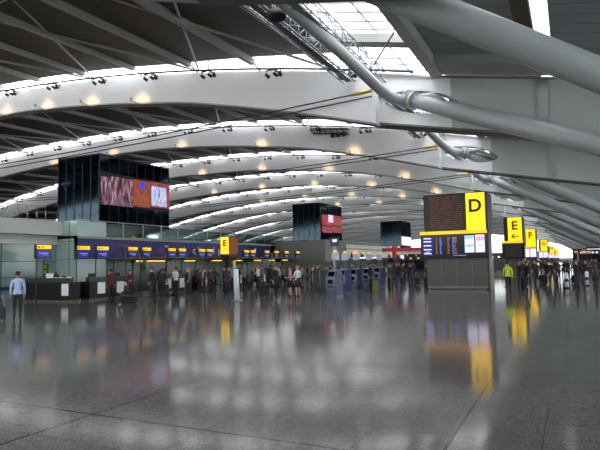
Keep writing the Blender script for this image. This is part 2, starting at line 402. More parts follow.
# ------------------------------------------------------------------ shell: floor, walls
def floor_mat():
    m = bpy.data.materials.new('polished_granite'); m.use_nodes = True; nt = m.node_tree; b = nt.nodes['Principled BSDF']
    tc = nt.nodes.new('ShaderNodeTexCoord')
    def br(w, h, mort, off):
        mp = nt.nodes.new('ShaderNodeMapping'); mp.inputs['Location'].default_value = off
        t = nt.nodes.new('ShaderNodeTexBrick'); t.offset = 0; t.inputs['Scale'].default_value = 1
        t.inputs['Brick Width'].default_value = w; t.inputs['Row Height'].default_value = h; t.inputs['Mortar Size'].default_value = mort
        t.inputs['Mortar Smooth'].default_value = .1; t.inputs['Bias'].default_value = 0
        t.inputs['Color1'].default_value = (.42,.42,.42,1); t.inputs['Color2'].default_value = (.58,.58,.58,1); t.inputs['Mortar'].default_value = (0,0,0,1)
        nt.links.new(tc.outputs['Object'], mp.inputs[0]); nt.links.new(mp.outputs[0], t.inputs['Vector']); return t
    t1 = br(.86, .86, .004, (1.2, -.02, 0)); t2 = br(4.3, 4.3, .017, (1.2, -.9, 0))
    n = nt.nodes.new('ShaderNodeTexNoise'); n.inputs['Scale'].default_value = 38; n.inputs['Detail'].default_value = 6; n.inputs['Roughness'].default_value = .8
    n2 = nt.nodes.new('ShaderNodeTexNoise'); n2.inputs['Scale'].default_value = .35; n2.inputs['Detail'].default_value = 4
    n3 = nt.nodes.new('ShaderNodeTexNoise'); n3.inputs['Scale'].default_value = 9; n3.inputs['Detail'].default_value = 5
    for x in (n, n2, n3): nt.links.new(tc.outputs['Object'], x.inputs['Vector'])
    cr = nt.nodes.new('ShaderNodeValToRGB'); cr.color_ramp.elements[0].position = .36; cr.color_ramp.elements[0].color = srgb(54, 55, 55)
    cr.color_ramp.elements[1].position = .68; cr.color_ramp.elements[1].color = srgb(110, 110, 109)
    nt.links.new(n.outputs['Fac'], cr.inputs[0])
    def mix(mode, fac, a, bb):
        x = nt.nodes.new('ShaderNodeMixRGB'); x.blend_type = mode; x.inputs[0].default_value = fac if not hasattr(fac, 'links') else 0
        if hasattr(fac, 'links'): nt.links.new(fac, x.inputs[0])
        for s, v in ((1, a), (2, bb)):
            if hasattr(v, 'links'): nt.links.new(v, x.inputs[s])
            else: x.inputs[s].default_value = v
        return x.outputs[0]
    c = mix('OVERLAY', .35, cr.outputs[0], t1.outputs['Color'])
    c = mix('OVERLAY', .4, c, n3.outputs['Fac']); c = mix('OVERLAY', .25, c, n2.outputs['Fac'])
    c = mix('MIX', t1.outputs['Fac'], c, srgb(48, 48, 47)); c = mix('MIX', t2.outputs['Fac'], c, srgb(22, 22, 22))
    nt.links.new(c, b.inputs['Base Color']); b.inputs['Specular IOR Level'].default_value = .125
    mr = nt.nodes.new('ShaderNodeMapRange'); mr.inputs['To Min'].default_value = .07; mr.inputs['To Max'].default_value = .13
    nt.links.new(n2.outputs['Fac'], mr.inputs[0]); nt.links.new(mr.outputs[0], b.inputs['Roughness'])
    bp = nt.nodes.new('ShaderNodeBump'); bp.inputs['Strength'].default_value = .003; bp.inputs['Distance'].default_value = .02
    nt.links.new(n3.outputs['Fac'], bp.inputs['Height']); nt.links.new(bp.outputs[0], b.inputs['Normal'])
    return m
mb = MB(); mb.box(XL, YN, -.3, XR, YF, 0); struct(mb.build('floor', floor_mat()))

MULL = mat('facade_mullion', (120, 124, 126), .5)
FG = glass('facade_glass', (225, 232, 232), .06)
def facade(name, wn, p0, p1, z1f, axis):
    """glazed wall: sill, mullions and panes"""
    m = MB(); g = MB()
    a, b = p0, p1; L = (b[1]-a[1]) if axis == 'Y' else (b[0]-a[0]); n = max(1, int(L/4.5))
    for i in range(n+1):
        t = i/n; x, y = a[0]+(b[0]-a[0])*t, a[1]+(b[1]-a[1])*t; z = z1f(x)
        m.box(x-.09, y-.09, 0, x+.09, y+.09, z)
        if i < n:
            t2 = (i+1)/n; x2, y2 = a[0]+(b[0]-a[0])*t2, a[1]+(b[1]-a[1])*t2; zz = z1f(x2)
            g.quad([(x, y, .9), (x2, y2, .9), (x2, y2, zz), (x, y, z)])
            for h in (1.0, 3.5, 6.0, 8.5, 11.0, 13.5):
                if h < min(z, zz): m.beam((x, y, h), (x2, y2, h), .12, .12)
            m.beam((x, y, .45), (x2, y2, .45), .3, .9)
    if axis == 'X': m.box(a[0], a[1]-.15, 0, b[0], a[1]+.15, 2.3)
    struct(m.build(name, MULL)); struct(g.build('window_%d' % wn, FG))
facade('wall_right', 101, (XR, YN), (XR, YF), lambda x: zt(XR)+.6, 'Y')
facade('wall_far', 102, (XL, YF), (XR, YF), lambda x: zt(x)+.6, 'X')
mb = MB(); mb.box(XL-.3, YN, 0, XL, YF, zt(XL)+1.3); struct(mb.build('wall_left', GREYD))
mb = MB(); mb.box(XL, YN-.3, 0, XR, YN, 8); struct(mb.build('wall_near', GREY))


# ------------------------------------------------------------------ displays and lettering
HYEL = mat('header_amber_lit', (250, 190, 0), .4, emit=(252, 188, 8), es=EM*.95)
YEL = mat('sign_yellow_lit', (250, 200, 0), .4, emit=(255, 208, 0), es=EM*1.05)
YELD = mat('sign_band_amber', (240, 175, 0), .4, emit=(255, 190, 10), es=EM*.95)
INK = mat('sign_black_letter', (25, 20, 12), .5)
BLUE = mat('display_blue', (10, 15, 90), .25, emit=(16, 26, 130), es=EM*.7)
BLUED = mat('display_deep_blue', (10, 12, 60), .25, emit=(22, 22, 105), es=EM*.6)
BLUETXT = mat('display_pale_text', (90, 110, 220), .3, emit=(120, 140, 255), es=EM*.9)
PALE = mat('display_pale', (210, 205, 235), .3, emit=(216, 210, 242), es=EM*.95)
PALEBLUE = mat('display_light_blue', (120, 180, 230), .3, emit=(110, 175, 235), es=EM*.9)
PINK = mat('display_pink', (220, 110, 150), .3, emit=(225, 110, 160), es=EM*.9)
DARKS = mat('display_dark', (14, 12, 22), .2)
ORTXT = mat('display_orange_text', (190, 110, 60), .3, emit=(190, 105, 50), es=EM*.55)
BRICKLED = mat('display_flap_text', (120, 70, 50), .6, emit=(120, 62, 44), es=EM*.12)
BROWN = mat('flap_board_brown', (42, 31, 28), .55)
CLAD = mat('totem_cladding', (78, 75, 72), .4, noise=.05, scale=.8, metal=.2)
CLADS = mat('totem_side_cladding', (120, 116, 104), .45)
PURPLE = mat('fascia_purple', (44, 42, 104), .45, noise=.06, scale=.6)
RIBBON = mat('ribbon_red', (150, 30, 45), .45)
LETTER = mat('fascia_letter_grey', (215, 215, 230), .5)
WARM = mat('warm_lamp', (255, 190, 90), .4, emit=(255, 186, 84), es=EM*1.1)
WHITEP = mat('poster_paper', (225, 228, 230), .6)
DESKB = mat('desk_black', (12, 12, 13), .45)
DESKT = mat('desk_top_grey', (60, 62, 64), .35)
PLINTH = mat('plinth_brown', (105, 92, 80), .5)
FROST = mat('frosted_glass_panel', (165, 185, 178), .22, noise=.12, scale=.5)
FROST2 = mat('wall_glass_greenish', (128, 150, 146), .12, noise=.25, scale=.35)

def totem(x0, x1, y0, depth, h, letter, arrow, wide, label, flaps=True):
    """black departures totem: lower cabinet, screens, yellow lettered light box"""
    t = empty('zone_totem', ((x0+x1)/2, y0, 0), 0, label, 'sign', 'lettered totems down the hall'); ox = (x0+x1)/2
    X0, X1 = x0-ox, x1-ox; k = h/6.1
    m = MB(); m.box(X0+.12, .15, .08, X1-.1, depth, 2.0*k); m.box(X0+.3, .22, 0, X1-.25, depth-.1, .08); m.build('cabinet', CLAD, t)
    m = MB()
    for i in range(1, 4): m.box(X0+.12+(X1-X0-.22)*i/4-.008, .135, .15, X0+.12+(X1-X0-.22)*i/4+.008, .15, 1.98*k)
    m.box(X0+.12, .12, .08, X1-.1, .15, .2); m.build('cabinet_trim', CLADS, t)
    m = MB(); m.box(X1-.06, .3, 0, X1+.0, depth-.1, 2.0*k); m.build('side_panel', CLADS, t)
    m = MB(); m.box(X0+.05, .2, 3.55*k, X1, depth, h); m.box(X1-.16, .04, 3.72*k, X1+.02, .3, h+.02); m.box(X0+.05, .04, 3.76*k, X0+.14, .3, h+.02); m.box(X0+.05, .04, h-.02, X1, .3, h+.05); m.build('frame', BLACK, t)
    m = MB(); m.box(X0-.2, -.1, 2.0*k, X1+.04, depth*.6, 3.53*k); m.build('screen_box', DARKS, t)
    m = MB(); m.box(X0-.22, -.16, 3.53*k, X1-.08, .2, 3.74*k); m.build('amber_band', YELD, t)
    lw = 1.17 if wide else (X1-X0-.55)
    m = MB(); m.box(X1-.12-lw, .02, 3.76*k, X1-.12, .2, h); lb = m.build('light_box', YEL, t)
    text('letter', letter, 1.12*k if wide else 1.2*k, INK, lb, (X1-.12-lw*.52, .0, h-.85*k), 0, .015, bold=.03)
    if arrow:
        a = MB(); z = 4.2*k; c = X1-.12-lw/2
        a.box(c-.3, .0, z-.05, c+.35, .02, z+.05)
        a.beam((c-.32, .01, z), (c-.05, .01, z+.22), .02, .1); a.beam((c-.32, .01, z), (c-.05, .01, z-.22), .02, .1); a.build('arrow', INK, lb)
    if wide:
        fb = MB(); fb.box(X0+.1, .06, 3.78*k, X1-.12-lw-.06, .22, h-.06); fbo = fb.build('flap_board', BROWN, t)
        rows = MB()
        for r in range(17):
            z = 3.95*k+r*.125*k
            x = X0+.45
            while x < X1-.12-lw-.3:
                w = random.choice((.35, .6, .2, .8)); w = min(w, X1-.12-lw-.2-x)
                rows.box(x, .045, z, x+w, .06, z+.045); x += w+random.choice((.1, .22))
        rows.build('flap_text', BRICKLED, fbo)
    # screens
    def scr(a, b, z0, z1, m, nm='display'):
        q = MB(); q.box(a, -.115, z0, b, -.1, z1); return q.build(nm, m, t)
    if wide:
        scr(X1-1.42, X1-.84, 2.35, 3.42, PALE); scr(X1-.76, X1-.2, 2.35, 3.46, PALE)
        q = MB(); q.box(X1-1.42, -.125, 3.22, X1-.9, -.115, 3.38); q.box(X1-1.35, -.125, 2.72, X1-.9, -.115, 2.86); q.build('display_band', PALEBLUE, t)
        q = MB()
        for i in range(4): q.box(X1-.7+.14*i, -.125, 3.08, X1-.6+.14*i, -.115, 3.34)
        q.box(X1-.6, -.125, 2.78, X1-.3, -.115, 2.82); q.build('display_heading', PINK, t)
        scr(X0-.05, X0+.62, 2.2, 3.4, BLUE)
        q = MB()
        for z in (2.3, 2.56, 2.82, 3.08, 3.28): q.box(X0+.02, -.125, z, X0+.5, -.115, z+.07)
        q.box(X0+.1, -.125, 2.42, X0+.4, -.115, 2.45); q.build('display_rows', PALE, t)
        for c, mm in ((.8, ORTXT), (1.05, BLUETXT), (1.55, ORTXT), (1.85, BLUETXT), (2.0, ORTXT)):
            q = MB()
            for r in range(13): q.box(X0+c, -.113, 2.3+r*.085, X0+c+random.uniform(.06, .16), -.102, 2.3+r*.085+.035)
            q.build('flight_column', mm, t)
        q = MB(); q.box(X0+1.9, -.113, 2.16, X0+2.7, -.102, 2.2); q.build('ticker', BLUETXT, t)
    elif flaps:
        w = (X1-X0)/2
        scr(X0+.02, X0+w-.06, 2.2*k, 3.4*k, PALE); scr(X0+w+.02, X1-.1, 2.2*k, 3.4*k, PALE)
    else:
        q = MB(); q.box(X0+.1, -.115, 2.1*k, X1-.2, -.1, 3.5*k); q.build('display', BROWN, t)
    return t
totem(-8.65, -4.6, 36.2, 2.4, 6.15, 'D', False, True, 'tall wide black totem lettered D on yellow with flight screens on grey cabinet')
totem(-5.9, -4.05, 58, 2.0, 6.0, 'E', True, False, 'narrow black totem with yellow E and left arrow above a dark panel', False)
totem(-5.95, -4.15, 83, 2.0, 6.0, 'F', False, False, 'narrow black totem with yellow F above two white screens')
totem(-6.15, -4.3, 130, 2.0, 6.0, 'G', False, False, 'distant black totem with yellow G beyond the F totem')
totem(-6.4, -4.5, 195, 2.0, 6.0, 'H', False, False, 'farthest black totem but one, small yellow face beyond the G totem')
totem(-6.2, -4.4, 262, 2.0, 6.0, 'J', False, False, 'last tiny totem with yellow face before the far window wall')

# small E totem by the left check-in row
t = empty('zone_totem', (-24.2, 36, 0), 0, 'small projecting totem with yellow E front and brown side by left check-in row', 'sign', 'lettered totems down the hall')
MB().box(-.42, .02, 2.35, .36, 1.3, 4.08).build('frame', BLACK, t)
lb = MB().box(-.38, -.03, 2.66, .34, .03, 4.02).build('light_box', YEL, t)
text('letter', 'E', .66, INK, lb, (.0, -.04, 3.52), 0, .01, bold=.02)
MB().box(-.12, -.045, 3.06, .2, -.03, 3.1).box(-.38, -.05, 2.6, .34, -.03, 2.68).build('arrow', INK, lb)
MB().box(.35, .1, 2.66, .385, 1.26, 4.02).build('side_board', mat('side_board_brown', (120, 66, 22), .5, emit=(120, 62, 18), es=EM*.35), t)
MB().box(-.2, .3, 0, .14, .9, 2.36).build('post', BLACK, t)

# ------------------------------------------------------------------ left side: wall, pillar block, check-in hall
BACK = mat('back_wall_glass', (120, 140, 132), .2, noise=.2, scale=.8)
m = MB(); m.box(-31.2, YN, 0, -31, 26, 3.4, FROST2); struct(m.build('wall_left_glass'))
m = MB()
for y in range(-8, 26, 3): m.box(-31.0, y-.02, 0, -30.97, y+.02, 3.4)
for z in (1.3, 2.3): m.box(-31.0, YN, z-.015, -30.97, 26, z+.015)
struct(m.build('trim_glass_joint', BLACK))
m = MB(); m.box(-31.0, YN, .55, -30.9, 26, .75); struct(m.build('trim_blue_line', mat('rail_blue', (30, 45, 95), .4)))
m = MB(); m.box(-34, YN, 3.4, -30.8, 26, 3.5); m.box(-34, YN, 3.5, -30.9, 26, 4.0); m.box(-34, YN, 4.0, -30.3, 26, 4.1); m.box(-34, YN, 4.1, -30.4, 26, 4.95)
struct(m.build('trim_bulkhead', mat('bulkhead_pale_grey', (190, 192, 186), .6)))
m = MB(); m.box(-31.4, 26, 0, -29.06, 28.5, 4.95, FROST); struct(m.build('wall_pillar'))
m = MB()
for z in (1.2, 2.4, 3.6): m.box(-31.4, 25.98, z-.01, -29.05, 26, z+.01)
m.box(-29.8, 25.975, 0, -29.78, 26, 4.95); struct(m.build('trim_pillar_joint', BLACK))
m = MB(); m.box(-31, 28.5, 0, -30.8, 52, 2.4, BACK); m.box(-31, 58, 0, -30.8, 150, 2.4, GREYD); struct(m.build('wall_check_in_back'))
m = MB()
for y in range(29, 52, 2): m.box(-30.8, y-.03, 0, -30.76, y+.03, 2.4)
struct(m.build('trim_back_mullion', GREYD))
m = MB(); m.box(-48, 26, 3.78, -28.9, 57, 3.95); m.box(-48, 57, 3.78, -28.9, 150, 3.95); struct(m.build('ceiling_slab', GREY))
m = MB(); m.box(-31, 28.6, 2.4, -26.2, 52, 2.48); m.box(-31, 57, 2.4, -29.2, 150, 2.5); struct(m.build('ceiling_check_in', GREYD))
# purple fascia
t = empty('fascia_sign', (-29, 26, 2.4), 0, 'long purple fascia with pale lettering running above the check-in desks', 'sign')
pn = MB().box(-.35, 0, .02, 0, 26, 1.38).build('panel', PURPLE, t)
m = MB(); m.beam((.02, 3.5, 1.0), (.02, 5.9, .88), .02, .08); m.build('ribbon', RIBBON, pn)
m = MB(); m.bm.faces.new([m.bm.verts.new(p) for p in ((.02, 7.5, .45), (.02, 8.7, .45), (.02, 8.15, 1.15))]); m.build('emblem', mat('emblem_grey', (75, 72, 110), .5), pn)
TXT = (('Te', 9.05, .95), ('ti', 10.9, .9), ('c bag', 13.2, .95), ('d', 15.2, .9), ('p', 16.2, .9), ('k', 17.4, .95))
for body, y, sz in TXT:
    text('lettering', body, sz, LETTER, pn, (.02, y, .72), math.pi/2, .01)
m = MB(); m.tube([(.0, 22.6, .95), (.05, 22.6, .95)], .16, 12); m.build('roundel', LETTER, pn)
m = MB()
for y in range(0, 26, 2): m.box(.0, y-.01, .04, .012, y+.01, 1.36)
m.build('panel_joint', BLACK, pn)
# far grey fascia and bulkhead block
m = MB(); m.box(-29.3, 62, 2.55, -29, 150, 4.5); struct(m.build('trim_grey_fascia', mat('fascia_off_white', (228, 228, 220), .6)))
m = MB(); m.box(-28.5, 52, 2.02, -22.65, 58, 4.28); struct(m.build('trim_grey_bulkhead', GREYD))
m = MB(); m.box(-34, 36.3, 3.95, -33.6, 57, 4.5, GREYD); struct(m.build('trim_upper_wall'))
t = empty('timber_kiosk', (-34.5, 60, 3.96), 0, 'brown timber box on the roof slab above the purple fascia', 'kiosk'); 
MB().box(-.5, -2.6, 0, .5, 2.4, .95).build('body', mat('timber_brown', (98, 66, 52), .6, noise=.2, scale=2), t)
m = MB()
for y in (-2, -1.2, -.4, .4, 1.2, 2): m.box(.5, y-.03, .05, .53, y+.03, .9)
m.build('slat', BLACK, t)
# handrail along the slab
RAILG = glass('rail_glass', (170, 190, 190), .1)
t = empty('balustrade', (-29.6, 26.5, 3.95), 0, 'glass balustrade with pale posts on the slab above the purple fascia', 'balustrade')
for i in range(15): MB().box(-.025, 2.1*i-.025, 0, .025, 2.1*i+.025, 1.1).build('post', STEEL, t)
MB().beam((0, 0, 1.12), (0, 29.4, 1.12), .06, .05).build('handrail', STEEL, t)
m = MB(); m.box(-.01, 0, .1, .0, 29.4, 1.0); m.build('pane', RAILG, t)
t = empty('roof_railing', (-31.6, 20, 4.95), 0, 'thin pale railing on top of the left grey bulkhead', 'railing')
for i in range(9): MB().tube([(0, .7*i, 0), (0, .7*i, 1.0)], .03, 6).build('post', STEEL, t)
MB().beam((0, 0, 1.0), (0, 5.6, 1.0), .05, .05).build('handrail', STEEL, t)

# glass towers with big picture screens
TG = glass('tower_glass', (60, 88, 104), .03, .08, (.35, .55, .7, 1), .22)
TIN = mat('tower_core_dark', (22, 52, 88), .6, noise=.3, scale=.5)
TSL = mat('tower_floor_slab', (60, 72, 72), .6)
TLAMP = mat('tower_small_lamp', (255, 240, 210), .4, emit=(255, 240, 210), es=EM*1.6)
SCR1 = screen_mat('picture_pink_columns', [(.3, (12, 8, 14)), (.46, (50, 22, 34)), (.54, (150, 92, 118)), (.62, (225, 190, 208)), (.72, (70, 26, 40))], (1, 6.5, .9), EM*.85, detail=6)
SCR2 = screen_mat('picture_orange_shelves', [(.3, (30, 12, 10)), (.45, (130, 55, 35)), (.55, (190, 95, 60)), (.65, (60, 20, 15)), (.8, (150, 60, 70))], (1, 4.5, 2.4), EM*.85, detail=5, seed=4)
SCR3 = screen_mat('picture_blue_sky_city', [(.3, (60, 50, 110)), (.42, (150, 130, 190)), (.5, (235, 235, 250)), (.6, (110, 180, 235)), (.75, (70, 140, 220))], (1, 3.5, 1.2), EM*.95, detail=5, seed=9)
SCR4 = screen_mat('picture_red_crowd', [(.3, (20, 10, 16)), (.45, (120, 40, 50)), (.55, (210, 80, 80)), (.65, (60, 30, 40)), (.8, (190, 150, 190))], (1, 3, 2.6), EM*.8, detail=5, seed=2)
SCRW = mat('picture_white', (220, 220, 240), .3, emit=(228, 226, 250), es=EM*1.1)
BLUEV = mat('picture_blue_block', (30, 40, 200), .3, emit=(40, 60, 230), es=EM)
def tower(y, label, style):
    t = empty('glass_tower', (-40.6, y, 0), 0, label, 'tower', 'dark glass towers behind the check-in row')
    m = MB(); a, b, L, H = -2.65, 2.6, 9.6, 12.2
    m.quad([(a,0,0),(b,0,0),(b,0,H),(a,0,H)]); m.quad([(b,0,0),(b,L,0),(b,L,H),(b,0,H)]); m.quad([(a,L,0),(b,L,0),(b,L,H),(a,L,H)]); m.quad([(a,0,0),(a,L,0),(a,L,H),(a,0,H)])
    m.build('glazing', TG, t)
    m = MB()
    for i in range(6): x = a+(b-a)*i/5; m.box(x-.03, -.04, 0, x+.03, .0, H)
    for i in range(9): yy = L*i/8; m.box(b, yy-.03, 0, b+.04, yy+.03, H)
    m.box(a, -.05, H-.12, b+.05, .0, H); m.box(b, 0, H-.12, b+.05, L, H); m.build('mullion', mat('tower_mullion', (16, 24, 32), .4), t)
    for z in (.05, 3.9, 6.6, 11.9):
        MB().box(a+.08, .08, z, b-.08, L-.08, z+.25).build('floor_slab', TSL, t)
    MB().box(a+.3, 1.2, .3, b-1.6, L-.3, 11.9).build('core', TIN, t)
    m = MB(); m.beam((b-.3, .5, 10.4), (b-.3, 7.5, 11.2), .12, .3); m.beam((b-.3, 1, 9.6), (b-.3, 6, 10.9), .08, .1); m.build('stair_truss', TSL, t)
    for (yy, z) in ((.9, 7.9), (2.6, 7.4), (5.0, 7.6), (7.2, 7.2), (3.0, 5.6), (6.2, 5.3), (8.4, 5.2)):
        m = MB(); m.tube([(b-.9, yy, z-.5), (b-.9, yy, z), (b-.9, yy, z+.05)], [.6, .5, .2], 12, mat('tower_pendant_shade', (44, 78, 70), .4)); m.build('pendant_shade', None, t)
    for (x, yy, z) in ((-1.9, .05, 9.3), (-1.7, .05, 8.9), (b-.05, 4.2, 11.2), (b-.05, 3.9, 11.0), (b-.05, 6.5, 6.4), (b-.05, 1.2, 5.9), (-1.2, .05, 5.2), (b-.05, 8.2, 4.9), (-2.2, .05, 7.0)):
        m = MB(); m.ball((x, yy+.06, z), .05, .05, .05, None, 6); m.build('small_lamp', TLAMP, t)
    def sc(y0, y1, z0, z1, mm):
        q = MB(); q.box(b+.05, y0, z0, b+.11, y1, z1); return q.build('picture_screen', mm, t)
    z0, z1 = 7.55, 10.05
    if style == 0:
        q = MB(); q.box(b+.04, 0, 7.5, b+.08, L, 10.55); q.build('screen_frame', DARKS, t)
        sc(.15, 1.3, z0, z1+.05, SCR1); sc(1.3, 4.2, z0+.03, z1+.2, SCR1); sc(4.25, 6.6, z0+.15, z1+.3, SCR2); sc(6.65, 9.6, z0+.3, z1+.4, SCR4)
        q = MB(); q.box(b+.11, 6.8, 8.0, b+.14, 9.1, 10.0); q.build('picture_screen', SCR3, t)
        q = MB(); q.box(b+.11, 5.2, 9.55, b+.13, 5.75, 10.2); q.build('picture_screen', BLUEV, t)
    elif style == 1:
        sc(.5, 4.6, 7.1, 8.2, SCR4); sc(.5, 4.6, 8.35, 10.2, SCR4); sc(4.7, 9.5, 7.3, 8.4, SCR4); sc(4.7, 9.5, 8.55, 10.4, SCR4); sc(3.2, 5.4, 9.0, 10.3, SCRW)
        for yy in (.0, 1): pass
        m = MB()
        for x in (-2.4, -1.9, -1.2, -.4, .2, .9, 1.7): m.box(x, -.06, 4.9, x+.22, -.04, 5.1)
        m.build('lit_window', TLAMP, t)
    else:
        sc(.3, 9.5, 6.0, 8.2, SCRW)
        m = MB()
        for x in (-2.3, -1.2, -.2, .9, 1.8): m.box(x, -.06, 5.4, x+.3, -.04, 5.7)
        m.build('lit_window', TLAMP, t)
    return t
tower(36.4, 'nearest dark blue glass tower with a long colourful picture screen, at left', 0)
tower(85.5, 'smaller dark glass tower with red picture screens, middle of the three', 1)
tower(135., 'farthest dark glass tower, left of the big D totem', 2)

# ------------------------------------------------------------------ check-in desks, screens, lamps
ORDL = ['first', 'second', 'third', 'fourth', 'fifth', 'sixth', 'seventh', 'eighth', 'ninth', 'tenth', 'eleventh', 'twelfth', 'thirteenth', 'fourteenth', 'fifteenth', 'sixteenth', 'seventeenth',
        'eighteenth', 'nineteenth', 'twentieth', 'twenty-first', 'twenty-second', 'twenty-third', 'twenty-fourth', 'twenty-fifth']
def hanging_screen(y, i, x=-24.5, group='yellow-headed screens over the check-in desks', lab=None, post=True):
    t = empty('check_in_screen', (x, y, 0), 0, lab or 'yellow-topped blue check-in screen on a slim post, %s from the left' % ORDL[i], 'screen', group)
    big = post and y < 25
    w = .44 if big else .4; zl = 2.4 if big else 2.5
    MB().box(-.1, -w, zl-.04, .08, w, 3.06).build('housing', BLACK, t)
    hd = MB().box(.08, -w+.02, 2.84 if big else 2.86, .11, w-.02, 3.04).build('header', HYEL, t)
    dp = MB().box(.08, -w+.03, zl if big else 2.6, .1, w-.03, 2.8).build('display', BLUE if big else BLUED, t)
    m = MB(); m.box(.1, -.3, 2.6, .106, .25, 2.64); m.box(.1, -.1, 2.52, .106, .2, 2.54); m.build('display_text', BLUETXT, dp)
    m = MB(); m.box(.11, -.38, 2.88, .113, -.28, 2.98); m.box(.11, -.22, 2.91, .113, .0, 2.95); m.build('header_text', INK, hd)
    if post: MB().tube([(-.47, 0, 0), (-.47, 0, 2.66), (-.1, 0, 2.72)], .035, 8).build('post', STEEL, t)
    return t
SY = [19.71, 22.3, 23.7, 26.15, 27.4, 29.9, 31.0, 33.3, 34.3, 39.55, 40.6, 43.0, 44.8, 46.8, 49.2]
for i, y in enumerate(SY): hanging_screen(y, i)
FY = [59.4, 62.2, 64.8, 68.4, 72.3, 75.9, 80.5, 85, 90, 96]
for i, y in enumerate(FY): hanging_screen(y, i, -24.5, 'far check-in screens beyond the kiosks', 'small far check-in screen with amber top beyond the grey bulkhead, %s from left' % ORDL[i])
LY = [(29.0, .5), (30.7, 1.8), (34.6, 1.3), (38.2, 1.3), (41.6, .9), (44.9, 1.2), (47.6, .9), (50.4, 1.1)]
for i, (y, L) in enumerate(LY):
    t = empty('strip_lamp', (-26.5, y, 2.2), 0, 'warm glowing strip lamp under the canopy behind the desks, %s from the left' % ORDL[i], 'lamp', 'warm strip lamps over the desks')
    MB().box(-.1, -L/2, .06, .1, L/2, .16).build('casing', BLACK, t); MB().box(-.09, -L/2+.02, -.03, .09, L/2-.02, .06).build('diffuser', WARM, t)
    for yy in (-L/2+.1, L/2-.1): MB().tube([(0, yy, .15), (0, yy, .2)], .02, 6).build('hanger', BLACK, t)
DY = [23.1, 25.0, 28.9, 30.8, 32.9, 38.2, 41.5, 43.2, 46.5, 48.5]
def desk(x, y, L, lab, rz=0, posters=((.0, .6),), group='black check-in desks in the left row'):
    t = empty('check_in_desk', (x, y, 0), rz, lab, 'desk', group)
    db = MB().box(-.75, -L/2, .12, 0, L/2, 1.02).build('body', DESKB, t)
    MB().box(-.7, -L/2+.04, 0, -.06, L/2-.04, .12).build('plinth', PLINTH, t)
    MB().box(-.8, -L/2-.02, 1.02, .04, L/2+.02, 1.06).build('counter_top', DESKB, t)
    MB().box(-.3, -L/2, 1.06, -.02, L/2, 1.3).build('raised_shelf', DESKT, t)
    m = MB(); m.box(-.62, -.28, 1.14, -.57, .22, 1.5); m.tube([(-.6, -.03, 1.06), (-.6, -.03, 1.2)], .03, 6); m.build('monitor', BLACK, t)
    for (py, pw) in posters: MB().box(.0, py-pw/2, .36, .02, py+pw/2, 1.0).build('notice', WHITEP, db)
    return t
for i, y in enumerate(DY): desk(-24.0, y, 1.5, 'black check-in desk with white notice on its front, %s in the row from left' % ORDL[i], 0, ((-.35 if i % 2 else .1, .55),))
t = desk(-25.8, 21.0, 3.5, 'long black desk at the left end with a display shelf on top', -math.pi/2, ((1.45, .5),), None)
m = MB(); m.box(-.25, -.1, 1.3, -.05, .25, 1.55); m.box(-.2, .6, 1.3, -.05, 1.7, 1.36); m.build('leaflet_box', WHITEP, t)
m = MB(); m.box(-.03, .8, 1.33, .0, .95, 1.45); m.box(-.03, 1.2, 1.33, .0, 1.5, 1.42); m.build('leaflet_print', BLACK, t)
for i, y in enumerate((26.9, 34.2, 39.8, 44.9)):
    t = empty('bag_scale', (-24.1, y, 0), 0, 'low steel baggage scale between the black desks, %s from the left' % ORDL[i], 'scale', 'baggage scales between the desks')
    MB().box(-.72, -.38, 0, .2, .38, .32).build('body', STEEL, t); MB().box(-.68, -.34, .32, .1, .34, .36).build('belt', BLACK, t)
# far desks
for i, y in enumerate((60.5, 64, 68, 72, 77, 83)): desk(-24.0, y, 2.4, 'far black desk beyond the grey bulkhead, %s from the left' % ORDL[i], 0, ((0, .5),), 'far desks beyond the bulkhead')
# notices
for x, y, i in ((-30.7, 26+2.6+.2, 0), (-30.7, 33.5, 1)):
    t = empty('wall_notice', (x+.02, y+.6, 1.35), 0, 'small yellow-green notice on glass wall behind the desks, %s one' % ('nearer' if i == 0 else 'farther'), 'notice')
    MB().box(0, -.2, 0, .03, .2, .7).build('board', mat('notice_olive', (120, 130, 40), .5), t); MB().box(.03, -.12, .2, .035, .12, .5).build('print', INK, t)
t = empty('wall_notice', (-27.0, 21.9, 0), 0, 'black and yellow notice standing behind the long left desk', 'notice')
MB().box(-.2, 0, 1.45, .2, .04, 2.1).build('board', BLACK, t); m = MB(); m.box(-.14, -.01, 1.82, .14, 0, 2.04); m.box(-.14, -.01, 1.52, .14, 0, 1.74); m.build('print', mat('notice_olive', (120, 130, 40), .5), t)
MB().tube([(0, .02, 0), (0, .02, 1.46)], .03, 6).build('post', BLACK, t)

